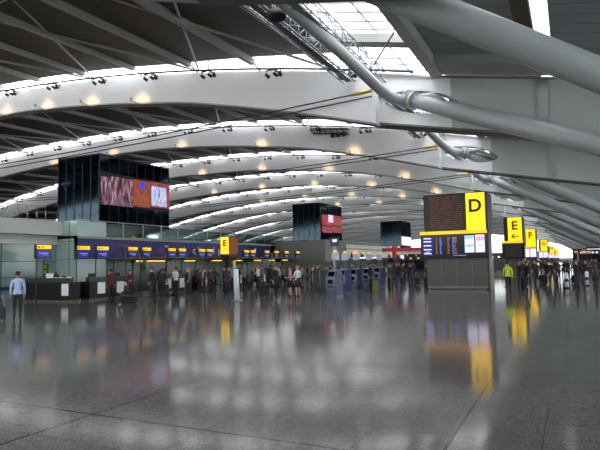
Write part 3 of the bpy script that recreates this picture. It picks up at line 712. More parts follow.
# ------------------------------------------------------------------ free-standing things on the floor
CREAM = mat('column_white', (200, 206, 212), .4)
t = empty('information_column', (-15.37, 23.92, 0), 0, 'slim white standing column with blue picture on top, left of the couple', 'column')
MB().tube([(0,0,0), (0,0,.05), (0,0,.06)], [.3, .3, .1], 16).build('base', STEEL, t)
MB().tube([(0,0,.05), (-.03,0,1.1), (-.06,0,1.62)], [.15, .14, .12], 14).build('column', CREAM, t)
MB().box(-.3, -.05, 1.35, -.02, .03, 1.7).build('picture_panel', mat('panel_blue_picture', (60, 110, 165), .4, noise=.5, scale=14), t)
MB().beam((-.1, 0, 1.62), (-.16, 0, 2.05), .08, .1).build('pointer', mat('pointer_yellow', (205, 190, 60), .5), t)
KB = mat('kiosk_blue', (20, 30, 78), .35); KS = mat('kiosk_silver', (84, 92, 108), .35, metal=.2)
def kiosk(x, y, i):
    t = empty('self_service_kiosk', (x, y, 0), math.radians(-12), 'blue and silver self-service kiosk with raised screen, %s from the camera' % ['nearest', 'second', 'third', 'fourth', 'fifth'][i], 'kiosk', 'self-service kiosks in a row')
    m = MB(); m.box(-.36, -.3, 0, .36, .3, .1); m.build('base', KS, t)
    m = MB(); pr_ = [(-.36, .1), (-.4, .5), (-.34, 1.1), (-.2, 1.42), (.25, 1.5), (.3, .1)]
    for sx, mm in ((-.33, KB), (.33, KB)):
        lo = [m.bm.verts.new((sx-.03, yy, z)) for yy, z in pr_]; hi = [m.bm.verts.new((sx+.03, yy, z)) for yy, z in pr_]
        m.bm.faces.new(lo); m.bm.faces.new(hi[::-1])
        for a in range(6): m.bm.faces.new((lo[a], lo[(a+1)%6], hi[(a+1)%6], hi[a]))
    m.build('side_panel', KB, t)
    m = MB(); m.quad([(-.3,-.34,.1),(.3,-.34,.1),(.3,-.38,.5),(-.3,-.38,.5)]); m.quad([(-.3,-.38,.5),(.3,-.38,.5),(.3,-.32,1.1),(-.3,-.32,1.1)]); m.quad([(-.3,-.32,1.1),(.3,-.32,1.1),(.3,-.18,1.4),(-.3,-.18,1.4)])
    m.quad([(-.3,-.18,1.4),(.3,-.18,1.4),(.3,.24,1.48),(-.3,.24,1.48)]); m.quad([(-.3,.26,.1),(.3,.26,.1),(.3,.24,1.48),(-.3,.24,1.48)]); kb = m.build('body', KS, t)
    m = MB(); m.quad([(-.2,-.33,1.12),(.2,-.33,1.12),(.2,-.2,1.38),(-.2,-.2,1.38)]); m.build('touch_screen', DARKS, kb)
    m = MB(); m.box(-.16, -.4, .72, .16, -.35, .95); m.build('printer_slot', DARKS, kb); m = MB(); m.box(-.2, -.4, .52, .2, -.36, .64); m.build('front_badge', KB, kb)
    MB().tube([(0, .2, 1.4), (0, .2, 2.0)], .04, 8).build('mast', KS, t)
    MB().box(-.22, .12, 2.0, .22, .22, 2.42).build('header_screen', mat('kiosk_screen_pale', (150, 160, 185), .3, emit=(120, 130, 150), es=EM*.2), t)
    MB().box(-.12, .14, 2.44, .1, .22, 2.53).build('lamp', YELD, t)
for i, (x, y) in enumerate(((-11.65, 27.9), (-12.3, 31.0), (-12.55, 33.6), (-12.6, 36.3), (-12.9, 39.5))): kiosk(x, y, i)
t = empty('banner_stand', (-14.55, 32.4, 0), 0, 'black fabric barrier panels standing just left of the kiosks', 'barrier')
for i in range(2):
    MB().box(-.45+.5*i, -.02, .05, -.02+.5*i, .02, 1.35).build('panel', BLACK, t)
    MB().tube([(-.47+.5*i, 0, 0), (-.47+.5*i, 0, 1.4)], .025, 6).build('post', STEEL, t)
t = empty('flag_sign', (-14.2, 34.2, 0), 0, 'pale post carrying a small dark sign left of the kiosks', 'sign')
MB().tube([(0,0,0), (0,0,2.95)], .11, 12).build('post', GREY, t); MB().box(-.3, -.08, 2.95, .3, .08, 3.55).build('board', mat('sign_navy', (22, 20, 60), .4), t)
m = MB(); m.box(-.1, -.1, 3.25, .2, -.08, 3.42); m.build('lit_word', PALE, t)
# red hoarding sign
RED = mat('sign_red', (150, 24, 32), .5, emit=(150, 20, 30), es=EM*.35)
t = empty('red_sign_frame', (-17.6, 60, 0), 0, 'red beam sign on a red post in the middle distance, left of D totem', 'sign')
MB().box(-1.5, -.1, 3.0, 3.4, .1, 3.4).build('beam', RED, t); MB().box(-.3, -.12, 2.2, .1, .12, 3.62).build('post_head', RED, t); MB().box(-.18, -.08, 0, 0, .08, 2.3).build('post', BLACK, t)
MB().box(3.2, -.1, 0, 3.4, .1, 3.0).build('far_post', BLACK, t)
MB().box(.6, -.12, 2.2, 1.0, -.04, 2.6).build('hanging_panel', PALE, t); MB().tube([(.8, 0, 2.6), (.8, 0, 3.0)], .02, 6).build('rod', BLACK, t)
t = empty('pink_sign', (-28.9, 78, 3.1), 0, 'small lit pink sign on the far grey fascia', 'sign'); MB().box(0, -.9, 0, .08, .9, .55).build('face', mat('pink_lit', (240, 150, 150), .4, emit=(255, 140, 130), es=EM), t)
# queue posts
QP = None
def qpost():
    t = empty('queue_post', (0,0,0), 0, 'x', 'post', 'steel queue posts'); MB().tube([(0,0,0),(0,0,.02),(0,0,.03)], [.17,.17,.04], 14).build('base', BLACK, t)
    MB().tube([(0,0,.03),(0,0,.95),(0,0,1.0)], [.032,.032,.04], 10).build('pole', STEEL, t); MB().tube([(0,0,.9),(0,0,.99)], .045, 10).build('belt_head', BLACK, t); return t
spots = [(-9.9, 37.2), (-11.4, 37.6), (-13.2, 37.0), (-21.0, 24.4), (-21.3, 27.3), (-23.5, 31.8), (-23.4, 35.5), (-2.0, 52), (-3.4, 50)]
where = ['just left of the D totem', 'two paces left of the D totem', 'beside the kiosk crowd', 'before the second black desk', 'before the third black desk', 'before the fifth black desk',
         'before the small E totem', 'far right beyond the D totem', 'just right of the D totem']
for i, (x, y) in enumerate(spots):
    if i == 0: QP = qpost(); o = QP
    else: o = copy_tree(QP)
    o.location = (x, y, 0); o['label'] = 'thin steel queue post standing ' + where[i]

# retail cluster and hanging signs at far right
for i, (x, y, w, z0, z1, mm, lab) in enumerate((
    (4.2, 70, 2.4, 2.6, 3.3, DARKS, 'dark hanging sign board at the far right edge'),
    (3.3, 90, 2.6, 2.9, 3.5, BLACK, 'black hanging sign beyond the far right leg'),
    (2.6, 112, 1.6, 2.7, 3.4, mat('retail_orange', (190, 110, 60), .5, emit=(200, 110, 60), es=EM*.5), 'small orange hanging sign at far right'),
    (4.6, 60, .7, 3.4, 4.6, PALE, 'bright pale upright sign at the right edge'))):
    t = empty('hanging_sign', (x, y, 0), 0, lab, 'sign', 'signs hanging at far right')
    MB().box(-w/2, -.1, z0, w/2, .1, z1).build('board', mm, t)
    MB().tube([(-w/2+.1, 0, 0), (-w/2+.1, 0, z0+.1)], .04, 6).build('post', BLACK, t); MB().tube([(w/2-.1, 0, 0), (w/2-.1, 0, z0+.1)], .04, 6).build('post', BLACK, t)
    MB().box(-w/2+.15, -.12, z0+.2, w/2-.15, -.1, z0+.32).build('lettering', PALE if mm is not PALE else BLACK, t)
for i, (x, y, w, d, h) in enumerate(((9.5, 60, 5, 8, 3.0), (8.5, 95, 5, 14, 3.4), (7.5, 150, 5, 20, 3.4))):
    t = empty('shop_unit', (x+2, y, 0), 0, 'low dark shop unit along the right side, %s from the camera' % ['nearest', 'second', 'farthest'][i], 'shop', 'shop units at the right')
    MB().box(-w/2, 0, 0, w/2, d, h).build('body', mat('shop_dark', (50, 50, 54), .4), t)
    MB().box(-w/2-.1, -.1, h, w/2+.1, d+.1, h+.25).build('roof', GREYD, t)
    MB().box(-w/2-.03, .5, h-.7, -w/2, d-.5, h-.3).build('lit_fascia', mat('shop_fascia_lit', (240, 190, 120), .4, emit=(240, 180, 110), es=EM*.7), t)
    MB().box(-w/2-.02, .8, .3, -w/2, d-.8, h-1).build('shop_window', DARKS, t)

for i, (x, y, w, d, h) in enumerate(((-24.5, 100, 8, 6, 3.0), (-12.2, 114, 7, 8, 3.0), (-27, 126, 5, 6, 3.3), (3.6, 128, 4.5, 6, 3.6), (2.2, 168, 3.4, 6, 4.2))):
    t = empty('shop_unit', (x, y, 0), 0, ['dark shop unit with warm lights far off, left of the D totem', 'dark shop unit nearest the left edge of the D totem, far off', 'dark far shop unit beside the left wall of the hall',
        'dark shop unit far off just right of the bright far window', 'dark shop unit under the raking legs at the right edge'][i], 'shop', 'far shop units')
    MB().box(-w/2, 0, 0, w/2, d, h).build('body', mat('shop_dark', (50, 50, 54), .4), t); MB().box(-w/2-.15, -.2, h, w/2+.15, d, h+.22).build('roof', BLACK, t)
    MB().box(-w/2+.3, -.03, .3, w/2-.3, 0, h-1.0).build('shop_window', DARKS, t)
    m = MB()
    for q in range(5): m.box(-w/2+.5+q*(w-1)/5, -.06, h-.7, -w/2+.5+q*(w-1)/5+.35, 0, h-.45)
    m.build('shop_lamp', TLAMP if i % 2 else WARM, t)

# ------------------------------------------------------------------ people
SKIN = [mat('skin_light', (196, 150, 126), .6), mat('skin_tan', (150, 104, 80), .6), mat('skin_brown', (92, 62, 48), .6)]
HAIR = [mat('hair_dark', (28, 22, 20), .7), mat('hair_brown', (74, 50, 34), .7), mat('hair_fair', (150, 120, 80), .7), mat('hair_grey', (130, 128, 124), .7)]
def cloth(n, c): return mat('cloth_'+n, c, .85, noise=.12, scale=9)
CL = dict(lightblue=cloth('light_blue', (150, 168, 200)), black=cloth('black', (24, 24, 27)), charcoal=cloth('charcoal', (42, 42, 46)), white=cloth('white', (205, 205, 208)),
          pink=cloth('pink', (200, 140, 150)), navy=cloth('navy', (28, 32, 54)), red=cloth('red', (150, 36, 40)), grey=cloth('grey', (110, 110, 112)), brown=cloth('brown', (70, 52, 42)),
          olive=cloth('olive', (66, 64, 48)), denim=cloth('denim', (52, 62, 88)), maroon=cloth('maroon', (84, 34, 38)), hivis=cloth('hi_vis_yellow', (190, 220, 40)), tan=cloth('tan', (150, 130, 104)), shoe=cloth('shoe_black', (18, 17, 17)))
def skeleton(pose):
    """joints of one pose, facing -Y: name -> (x, y, z, radius x, radius y)"""
    J = dict(pelvis=(0,0,.96,.155,.115), waist=(0,0,1.1,.13,.1), chest=(0,0,1.3,.152,.11), yoke=(0,0,1.42,.12,.09), neck=(0,-.005,1.5,.056,.058), jaw=(0,-.02,1.575,.066,.078), crown=(0,-.005,1.68,.078,.094), top=(0,0,1.73,.05,.06))
    for s, n in ((-1, 'l'), (1, 'r')):
        J['hip'+n] = (s*.09, 0, .9, .095, .1); J['knee'+n] = (s*.1, -.01, .5, .06, .064); J['ankle'+n] = (s*.1, .02, .09, .04, .045); J['toe'+n] = (s*.115, -.14, .04, .042, .035)
        J['sho'+n] = (s*.172, 0, 1.41, .058, .058); J['elb'+n] = (s*.222, .03, 1.13, .046, .046); J['wri'+n] = (s*.225, -.03, .89, .03, .032); J['han'+n] = (s*.225, -.05, .8, .026, .042)
    def st(n, *v): J[n] = tuple(v)+J[n][3:]
    if pose == 'walk':
        st('kneel', -.1, -.18, .53); st('anklel', -.1, -.2, .1); st('toel', -.11, -.36, .06); st('kneer', .1, .06, .5); st('ankler', .1, .3, .16); st('toer', .11, .2, .05)
        st('elbl', -.24, .12, 1.14); st('wril', -.22, .13, .92); st('hanl', -.22, .12, .83); st('elbr', .24, -.06, 1.14); st('wrir', .22, -.22, .98); st('hanr', .22, -.29, .93)
    elif pose == 'hold':
        for s, n in ((-1,'l'),(1,'r')): st('elb'+n, s*.24, -.02, 1.14); st('wri'+n, s*.16, -.25, 1.1); st('han'+n, s*.11, -.32, 1.12)
    elif pose == 'lean':
        for k_ in ('waist', 'chest', 'yoke', 'neck', 'jaw', 'crown', 'top', 'shol', 'shor'):
            v = J[k_]; J[k_] = (v[0], v[1]-(v[2]-.96)*.32)+(v[2]-.03*(v[2]-.9),)+v[3:]
        for s, n in ((-1,'l'),(1,'r')): st('elb'+n, s*.22, -.3, 1.16); st('wri'+n, s*.18, -.48, 1.04); st('han'+n, s*.17, -.57, 1.02)
    elif pose == 'pull':
        st('elbr', .25, .1, 1.14); st('wrir', .29, .17, .9); st('hanr', .3, .18, .81); st('kneel', -.1, -.1, .51); st('anklel', -.1, -.08, .1); st('toel', -.11, -.24, .05); st('ankler', .1, .14, .11); st('toer', .11, -.0, .045)
    elif pose == 'sit':
        for k_ in list(J): J[k_] = (J[k_][0], J[k_][1]+.1, J[k_][2]-.5)+J[k_][3:]
        for k_ in ('chest', 'yoke', 'neck', 'jaw', 'crown', 'top', 'shol', 'shor', 'waist'):
            v = J[k_]; J[k_] = (v[0], v[1]-(v[2]-.46)*.25, v[2])+v[3:]
        for s, n in ((-1,'l'),(1,'r')):
            st('hip'+n, s*.1, .08, .42); st('knee'+n, s*.15, -.34, .54); st('ankle'+n, s*.13, -.46, .1); st('toe'+n, s*.14, -.6, .045)
            st('elb'+n, s*.24, -.1, .68); st('wri'+n, s*.14, -.3, .62); st('han'+n, s*.1, -.37, .62)
    return J
BONES = [('pelvis','waist','t'),('waist','chest','t'),('chest','yoke','t'),('yoke','neck','s'),('neck','jaw','s'),('jaw','crown','s'),('crown','top','s')]
for n in 'lr': BONES += [('pelvis','hip'+n,'b'),('hip'+n,'knee'+n,'b'),('knee'+n,'ankle'+n,'b'),('ankle'+n,'toe'+n,'f'),('yoke','sho'+n,'t'),('sho'+n,'elb'+n,'t'),('elb'+n,'wri'+n,'a'),('wri'+n,'han'+n,'s')]
def body_mesh(pose):
    J = skeleton(pose); names = list(J); me = bpy.data.meshes.new('tmp')
    me.from_pydata([J[n][:3] for n in names], [(names.index(a), names.index(b)) for a, b, _ in BONES], [])
    o = bpy.data.objects.new('tmp', me); COL.objects.link(o)
    md = o.modifiers.new('skin', 'SKIN'); sv = me.skin_vertices[0].data
    for i, n in enumerate(names): sv[i].radius = J[n][3:5]; sv[i].use_root = (n == 'pelvis')
    md.use_smooth_shade = True
    ss = o.modifiers.new('sub', 'SUBSURF'); ss.levels = 2; ss.render_levels = 2
    dg = bpy.context.evaluated_depsgraph_get(); dg.update(); ev = o.evaluated_get(dg); out = bpy.data.meshes.new_from_object(ev)
    bpy.data.objects.remove(o); bpy.data.meshes.remove(me)
    bm = bmesh.new(); bm.from_mesh(out)
    mx = min(v.co.z for v in bm.verts)
    def seg(p, a, b):
        a, b = Vector(a), Vector(b); d = b-a; t = max(0, min(1, (p-a).dot(d)/max(d.length_squared, 1e-9))); return (p-a-d*t).length, t
    idx = dict(s=0, t=1, b=2, f=3)
    for f in bm.faces:
        c = f.calc_center_median(); best = None
        for a, b, kd in BONES:
            r = (J[a][3]+J[b][3])/2; q, t = seg(c, J[a][:3], J[b][:3]); q = q/r
            if best is None or q < best[0]: best = (q, kd, t)
        kd = best[1]
        if kd == 'a': kd = 't' if best[2] < .85 else 's'
        if pose != 'sit' and abs(c.x) < .175 and kd in 'tb': kd = 't' if c.z > .94 else 'b'
        f.material_index = idx[kd]; f.smooth = True
    # fingers, thumb, nose, ears
    mb = MB(); mb.bm.free(); mb.bm = bm; mb.mats = [0, 1, 2, 3]; 
    n0 = len(bm.faces)
    for s, n in ((-1,'l'),(1,'r')):
        w, h = Vector(J['wri'+n][:3]), Vector(J['han'+n][:3]); d = (h-w).normalized(); side = Vector((0,1,0)); side = (side-d*side.dot(d)).normalized(); inw = d.cross(side)*(-s)
        for q, L in ((-1.5,.075),(-.5,.088),(.5,.082),(1.5,.064)):
            b0 = h+side*q*.02+d*.0; mb.tube([b0, b0+d*L*.55+inw*.006, b0+d*L*.9+inw*.03], [.010, .009, .006], 5)
        b0 = w+d*.04-side*.03; mb.tube([b0, b0+d*.035-side*.022, b0+d*.07-side*.02+inw*.01], [.012, .011, .007], 5)
    jw, cr = Vector(J['jaw'][:3]), Vector(J['crown'][:3]); ax = (cr-jw).normalized(); mid = jw.lerp(cr, .45); fw = Vector((0,-1,0)); fw = (fw-ax*fw.dot(ax)).normalized()
    mb.tube([mid+fw*.075+ax*.02, mid+fw*.098-ax*.015, mid+fw*.078-ax*.025], [.006, .012, .008], 5)
    for s in (-1, 1): mb.tube([mid+Vector((s*.066, .005, 0))-ax*.02, mid+Vector((s*.082, .012, 0))+ax*.012], [.008, .014], 6)
    bm.faces.ensure_lookup_table()
    for f in bm.faces[n0:]: f.material_index = 0
    for v in bm.verts: v.co.z -= mx
    bm.to_mesh(out); bm.free(); 
    # hair cap
    hb = MB(); c = cr+ax*.01-fw*.018; hb.ball((0,0,0), .086, .1, .085, None, 10)
    for v in hb.bm.verts:
        if v.co.z < -.01 and v.co.y < .02: v.co.z = max(v.co.z, .012); v.co.y *= .86
    for v in hb.bm.verts: v.co += c-Vector((0, 0, mx))
    return out, hb.mesh('hair'), J, mx
POSES = {}; VARS = {}
def person(x, y, face, pose='stand', top='black', bot='black', hair=0, skin=0, h=1.73, label='', group=None, skirt=False, face_parts=True):
    if pose not in POSES: POSES[pose] = body_mesh(pose)
    bme, hme, J, mx = POSES[pose]; key = (pose, top, bot, skin, skirt)
    if key not in VARS:
        m = bme.copy()
        for q in (SKIN[skin], CL[top], SKIN[skin] if skirt else CL[bot], CL['shoe']): m.materials.append(q)
        VARS[key] = m
    if ('h', pose, hair) not in VARS: q = hme.copy(); q.materials.append(HAIR[hair]); VARS[('h', pose, hair)] = q
    t = empty('person', (x, y, 0), face, label, 'person', group); t.scale = (h/1.75,)*3
    put('body', VARS[key], t); put('hair', VARS[('h', pose, hair)], t)
    if skirt:
        m = MB(); m.tube([(0,0,1.06),(0,0,.9),(0,.0,.72),(0,0,.52)], [.13,.17,.2,.21], 16); m.build('skirt', CL[bot], t)
    return t
D = math.radians
def suitcase(x, y, c, label, rz=0, h=.62, group=None, cat='suitcase'):
    t = empty('suitcase', (x, y, 0), rz, label, cat, group); M_ = CL[c]
    m = MB(); m.box(-.2, -.13, .06, .2, .13, h); bmesh.ops.bevel(m.bm, geom=m.bm.edges[:], offset=.03, segments=2, affect='EDGES'); m.build('shell', M_, t)
    m = MB()
    for s in (-.15, .15): m.tube([(s, .1, h-.05), (s, .1, h+.38)], .012, 5)
    m.tube([(-.16, .1, h+.38), (.16, .1, h+.38)], .02, 6); m.build('handle', STEEL, t)
    for s in (-.16, .16): MB().tube([(s-.02, .09, .045), (s+.02, .09, .045)], .045, 8).build('wheel', BLACK, t)
    return t

# named foreground and middle-distance people
person(-18.05, 13.48, D(-127), 'stand', 'lightblue', 'black', 0, 1, 1.76, 'man in light blue shirt and dark trousers seen from behind, alone at far left')
suitcase(-18.5, 13.1, 'charcoal', 'dark suitcase with raised handle beside the lone man in blue shirt', D(-127), .5)
person(-26.8, 22.6, D(20), 'lean', 'red', 'black', 0, 1, 1.62, 'agent in red top leaning behind the long left desk')
person(-21.93, 21.87, D(-110), 'stand', 'maroon', 'black', 0, 1, 1.76, 'dark-clad traveller in maroon standing before the first black desk')
person(-19.9, 20.9, D(-35), 'sit', 'charcoal', 'charcoal', 0, 0, 1.65, 'dark-haired traveller sitting low on a black bag on the open floor')
t = empty('holdall', (-19.88, 20.98, 0), D(30), 'black holdall the low sitting traveller rests on', 'bag')
m = MB(); m.box(-.42, -.06, 0, .42, .32, .33); bmesh.ops.bevel(m.bm, geom=m.bm.edges[:], offset=.09, segments=3, affect='EDGES'); m.build('bag_body', CL['black'], t)
m = MB(); m.tube([(-.4, .1, .3), (-.46, .12, .36), (-.46, .2, .36), (-.4, .22, .3)], .015, 5); m.build('strap', CL['charcoal'], t)
person(-23.1, 26.6, D(-100), 'lean', 'charcoal', 'charcoal', 1, 0, 1.7, 'traveller in charcoal leaning at the second black desk')
person(-22.75, 25.95, D(-80), 'stand', 'black', 'olive', 1, 0, 1.78, 'tall traveller in black jacket and olive trousers in left queue')
person(-22.2, 26.25, D(-140), 'hold', 'black', 'black', 0, 1, 1.7, 'black-clad traveller beside the tall one in olive trousers')
person(-22.56, 28.0, D(-95), 'hold', 'white', 'black', 0, 1, 1.76, 'man in white shirt seen from behind pushing a luggage trolley')
person(-22.5, 29.3, D(-60), 'stand', 'grey', 'charcoal', 3, 0, 1.72, 'grey-clad traveller just right of the trolley in the left queue')
person(-22.3, 31.4, D(-120), 'stand', 'brown', 'black', 1, 0, 1.68, 'traveller in brown coat before the fifth desk')
person(-23.2, 31.9, D(-80), 'hold', 'white', 'navy', 0, 0, 1.66, 'small traveller in white top close to the fifth desk')
person(-22.6, 33.5, D(-40), 'stand', 'black', 'black', 0, 0, 1.72, 'black-clad traveller left of the small yellow E totem')
person(-22.9, 34.9, D(-100), 'lean', 'tan', 'charcoal', 2, 0, 1.7, 'traveller in tan coat bending by the small E totem')
person(-22.0, 37.3, D(-90), 'hold', 'white', 'charcoal', 3, 0, 1.74, 'fair traveller in white right of the white column')
person(-22.3, 38.5, D(-60), 'walk', 'grey', 'black', 0, 0, 1.75, 'walking traveller in grey right of the white column')
person(-22.6, 40.3, D(-110), 'stand', 'black', 'black', 0, 1, 1.75, 'dark figure queueing behind the grey walking traveller')
person(-14.85, 27.1, D(70), 'pull', 'black', 'black', 0, 0, 1.8, 'tall man in long black coat, left of the standing group of three')
m = MB(); 
ct = [o for o in COL.objects if o.get('label', '').startswith('tall man in long black coat')][0]
m.tube([(0, 0, 1.1), (0, .01, .9), (0, .03, .5)], [.16, .19, .24], 14); m.build('coat_skirt', CL['black'], ct)
suitcase(-15.3, 26.6, 'black', 'large black suitcase beside the man in long black coat', D(60), .7)
person(-14.5, 28.2, D(-60), 'hold', 'pink', 'black', 1, 0, 1.66, 'woman in pink and white top in the middle of the group of three', None, True)
person(-14.0, 28.15, D(-120), 'hold', 'white', 'black', 2, 0, 1.72, 'woman in white blouse and black skirt, right of the group of three', None, True)
person(-14.55, 29.2, D(0), 'stand', 'charcoal', 'black', 1, 0, 1.76, 'dark figure standing just behind the group of three')
person(-12.0, 35.0, D(80), 'stand', 'black', 'navy', 0, 1, 1.78, 'tall dark-clad traveller at the right end of the kiosks')
t = empty('shoulder_bag', (-11.62, 34.75, 0), 0, 'yellow-green bag on the floor beside the traveller at the kiosks', 'bag')
m = MB(); m.box(-.17, -.1, 0, .17, .1, .62); bmesh.ops.bevel(m.bm, geom=m.bm.edges[:], offset=.05, segments=2, affect='EDGES'); m.build('bag_body', cloth('olive_yellow', (120, 130, 50)), t); MB().tube([(-.1,0,.6),(-.06,0,.78),(.06,0,.78),(.1,0,.6)], .012, 5).build('strap', CL['black'], t)
person(-3.2, 32.8, D(185), 'walk', 'hivis', 'black', 0, 0, 1.76, 'worker in yellow hi-vis vest walking just right of the D totem')

# luggage trolley
t = empty('luggage_trolley', (-23.25, 27.85, 0), D(-92), 'steel luggage trolley loaded with cases before the man in white shirt', 'trolley')
m = MB(); m.beam((-.28,-.45,.16),(-.28,.45,.16),.04,.04); m.beam((.28,-.45,.16),(.28,.45,.16),.04,.04); m.box(-.28,-.45,.14,.28,-.4,.2); m.box(-.28,.3,.14,.28,.36,.2); m.build('frame', STEEL, t)
m = MB(); m.tube([(-.28,.42,.16),(-.27,.5,.98),(.27,.5,.98),(.28,.42,.16)], .018, 6); m.build('push_bar', STEEL, t)
for s in (-.26, .26): MB().tube([(s-.02, .35, .07), (s+.02, .35, .07)], .07, 8).build('wheel', BLACK, t)
MB().tube([(-.02, -.4, .07), (.02, -.4, .07)], .07, 8).build('wheel', BLACK, t)
o = suitcase(-23.25, 27.85, 'charcoal', 'charcoal case lying on the steel luggage trolley', D(-92), .5); o.location.z = .17

# agents behind the desks
for i, (y, tp) in enumerate(((25.4, 'navy'), (29.0, 'navy'), (31.6, 'white'), (36.4, 'navy'), (38.6, 'navy'), (43.3, 'white'), (46.6, 'navy'))):
    person(-25.6, y, D(90), 'lean' if i % 2 else 'stand', tp, 'navy', i % 3, i % 2, 1.68, 'check-in agent in %s behind the desks, %s from the left' % (tp, ORDL[i]), 'check-in agents behind the desks')

# crowds
rnd = random.Random(11)
def crowd(pts, label, group, tops, hmax=1.74):
    for x, y in pts:
        person(x, y, rnd.uniform(0, 6.28), rnd.choice(('stand', 'walk', 'hold', 'stand', 'pull')), rnd.choice(tops), rnd.choice(('black', 'navy', 'charcoal', 'denim')), rnd.choice((0, 0, 1, 2, 3)), rnd.choice((0, 0, 1, 2)), rnd.uniform(1.6, hmax), label, group)
DARKT = ('black', 'black', 'charcoal', 'navy', 'brown', 'black', 'grey', 'maroon', 'olive')
crowd([(-22.8, 42.2), (-22.2, 44.5), (-21.6, 46.8), (-22.9, 48.2), (-21.4, 50.3)], 'dark-clad traveller queueing in front of the far end of the purple fascia', 'travellers at the far end of the left row', DARKT)
crowd([(-19.2, 38.6), (-18.4, 40.5), (-19.6, 43.5), (-17.6, 42.4), (-17.9, 46.4), (-16.3, 37.8), (-16.9, 44.4), (-20.4, 48.6), (-15.8, 34.2), (-18.9, 50.4), (-16.0, 48.3)],
      'dark-clad traveller in the loose crowd below the grey bulkhead', 'travellers below the grey bulkhead', DARKT)
crowd([(-14.6, 42.6), (-13.7, 45.4), (-12.8, 42.3), (-12.6, 47.2), (-11.5, 43.2), (-11.9, 50.4), (-10.9, 40.9), (-10.3, 45.5), (-9.9, 42.6), (-13.6, 52.2), (-15.6, 56.2), (-14.1, 60.4), (-12.4, 57.5), (-16.9, 63.0), (-10.8, 54.2),
       (-11.2, 38.9), (-12.2, 40.0), (-13.9, 49.5), (-9.5, 48.0), (-15.2, 52.0), (-18.8, 68.0), (-16.2, 74.0), (-20.0, 76.0)], 'dark-clad traveller in the dense crowd left of the D totem', 'dense crowd left of the D totem', DARKT)
crowd([(-3.9, 39.2), (-3.3, 42.0), (-2.6, 38.7), (-3.4, 46.8), (-2.3, 44.9), (-1.8, 50.4), (-1.2, 42.2), (-3.0, 54.5), (-.9, 47.3), (-.2, 56.4), (.4, 50.2), (.9, 44.9), (1.1, 60.8), (1.9, 52.6), (2.3, 47.3), (-1.4, 62.0), (-2.7, 68.0), (0.1, 70.0),
       (-.8, 78.0), (1.8, 72.4), (2.9, 65.1), (3.4, 58.0), (1.4, 40.5), (2.4, 80.0), (-2.1, 86), (.6, 92), (3.2, 96), (-1, 104), (1.4, 112), (-2.4, 120), (3.8, 84), (3.3, 74), (2.1, 43.0), (4.5, 104), (.3, 41.8), (1.9, 38.9), (2.8, 44.9), (3.2, 49.4), (-1.7, 47.8), (-2.6, 58.6), (-.4, 64.4), (1.0, 66.9), (2.4, 69.9), (-1.6, 73.2), (3.9, 67.4), (-3.2, 82.6), (.9, 84.2), (2.6, 88.7), (-.6, 52.5), (-3.9, 61), (-3.5, 75)],
      'dark-clad traveller in the crowd right of the D totem under the raking legs', 'crowd right of the D totem', DARKT, 1.78)
crowd([(-21.5, 62), (-22.3, 66), (-21, 70), (-22.6, 74), (-20.4, 58.5), (-21.8, 80), (-22.5, 87)], 'tiny dark figure by the far check-in desks beyond the bulkhead', 'figures by the far desks', DARKT)
crowd([(-23.2, 24.6), (-22.9, 27.3), (-23.3, 30.1), (-22.0, 30.3), (-22.9, 30.9), (-21.7, 32.6), (-23.3, 33.3), (-21.5, 35.6), (-23.2, 36.4), (-22.5, 36.0), (-21.4, 39.4), (-23.3, 39.3), (-22.0, 41.4), (-23.3, 43.8), (-21.1, 43.2), (-22.9, 46.3), (-20.7, 45.2), (-21.9, 48.9)],
      'dark-clad traveller in the queue along the black check-in desks', 'travellers queueing along the left desks', DARKT + ('white',))
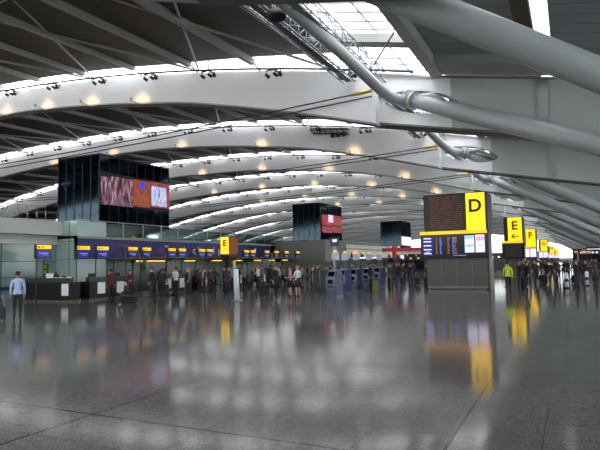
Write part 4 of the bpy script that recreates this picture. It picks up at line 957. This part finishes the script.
# cases in the crowds
cs = [(-13.2, 43.3, 'black'), (-11.9, 42.3, 'charcoal'), (-10.6, 42.0, 'navy'), (-12.0, 45.2, 'black'), (-9.6, 40.5, 'black'), (-14.3, 44.6, 'charcoal'), (-17.2, 40.9, 'black'), (-18.8, 42.4, 'navy')]
for x, y, c_ in cs: suitcase(x, y, c_, 'dark upright suitcase standing among the crowd left of the D totem', rnd.uniform(0, 3), .62, 'suitcases among the crowd left of the D totem')
for x, y, c_ in [(-2.9, 40.5, 'black'), (-1.7, 43.4, 'charcoal'), (.2, 46.0, 'black'), (1.6, 46.6, 'navy'), (-2.1, 46.9, 'black')]: suitcase(x, y, c_, 'dark upright suitcase among the crowd right of the D totem', rnd.uniform(0, 3), .62, 'suitcases among the crowd right of the D totem')
# pale little bollards at far right
for i, (x, y) in enumerate(((-.3, 38.5), (.9, 41.8))):
    t = empty('floor_bollard', (x, y, 0), 0, 'short white lit bollard on the floor at far right, %s one' % ('nearer' if i == 0 else 'farther'), 'bollard')
    MB().tube([(0,0,0),(0,0,.08)], .2, 12).build('base', BLACK, t); MB().tube([(0,0,.08),(0,0,.9),(0,0,.98)], [.11,.11,.05], 12).build('tube', WHITEP, t); MB().tube([(0,0,.4),(0,0,.6)], .115, 12).build('band', KB, t)

# ------------------------------------------------------------------ daylight, camera, exposure
W = bpy.data.worlds.new('overcast_sky'); SC.world = W; W.use_nodes = True
bg = W.node_tree.nodes['Background']; bg.inputs[0].default_value = (.98, .985, 1.0, 1); bg.inputs[1].default_value = 1.0
cam = bpy.data.cameras.new('camera'); co = bpy.data.objects.new('camera', cam); COL.objects.link(co); SC.camera = co
cam.sensor_fit = 'HORIZONTAL'; cam.sensor_width = 36; cam.lens = 550/600*36; cam.clip_end = 1000; cam.clip_start = .1
th, p, r = math.radians(26.1), math.radians(4.0), math.radians(1.05)
right = Vector((math.cos(th), math.sin(th), 0)); f0 = Vector((-math.sin(th), math.cos(th), 0)); up = Vector((0,0,1))
Fw = f0*math.cos(p)+up*math.sin(p); U = up*math.cos(p)-f0*math.sin(p)
R2 = right*math.cos(r)-U*math.sin(r); U2 = U*math.cos(r)+right*math.sin(r)
M = Matrix((R2, U2, -Fw)).transposed().to_4x4(); M.translation = (0, 0, 1.85); co.matrix_world = M
SC.view_settings.view_transform = 'Standard'; SC.view_settings.look = 'None'; SC.view_settings.gamma = 1
SC.view_settings.exposure = EXPO; SC.view_settings.use_curve_mapping = False
SC.render.engine = 'CYCLES'
c = SC.cycles; c.use_denoising = True; c.max_bounces = 8; c.diffuse_bounces = 5; c.glossy_bounces = 4; c.transparent_max_bounces = 12
c.sample_clamp_indirect = 6; c.caustics_reflective = False; c.caustics_refractive = False
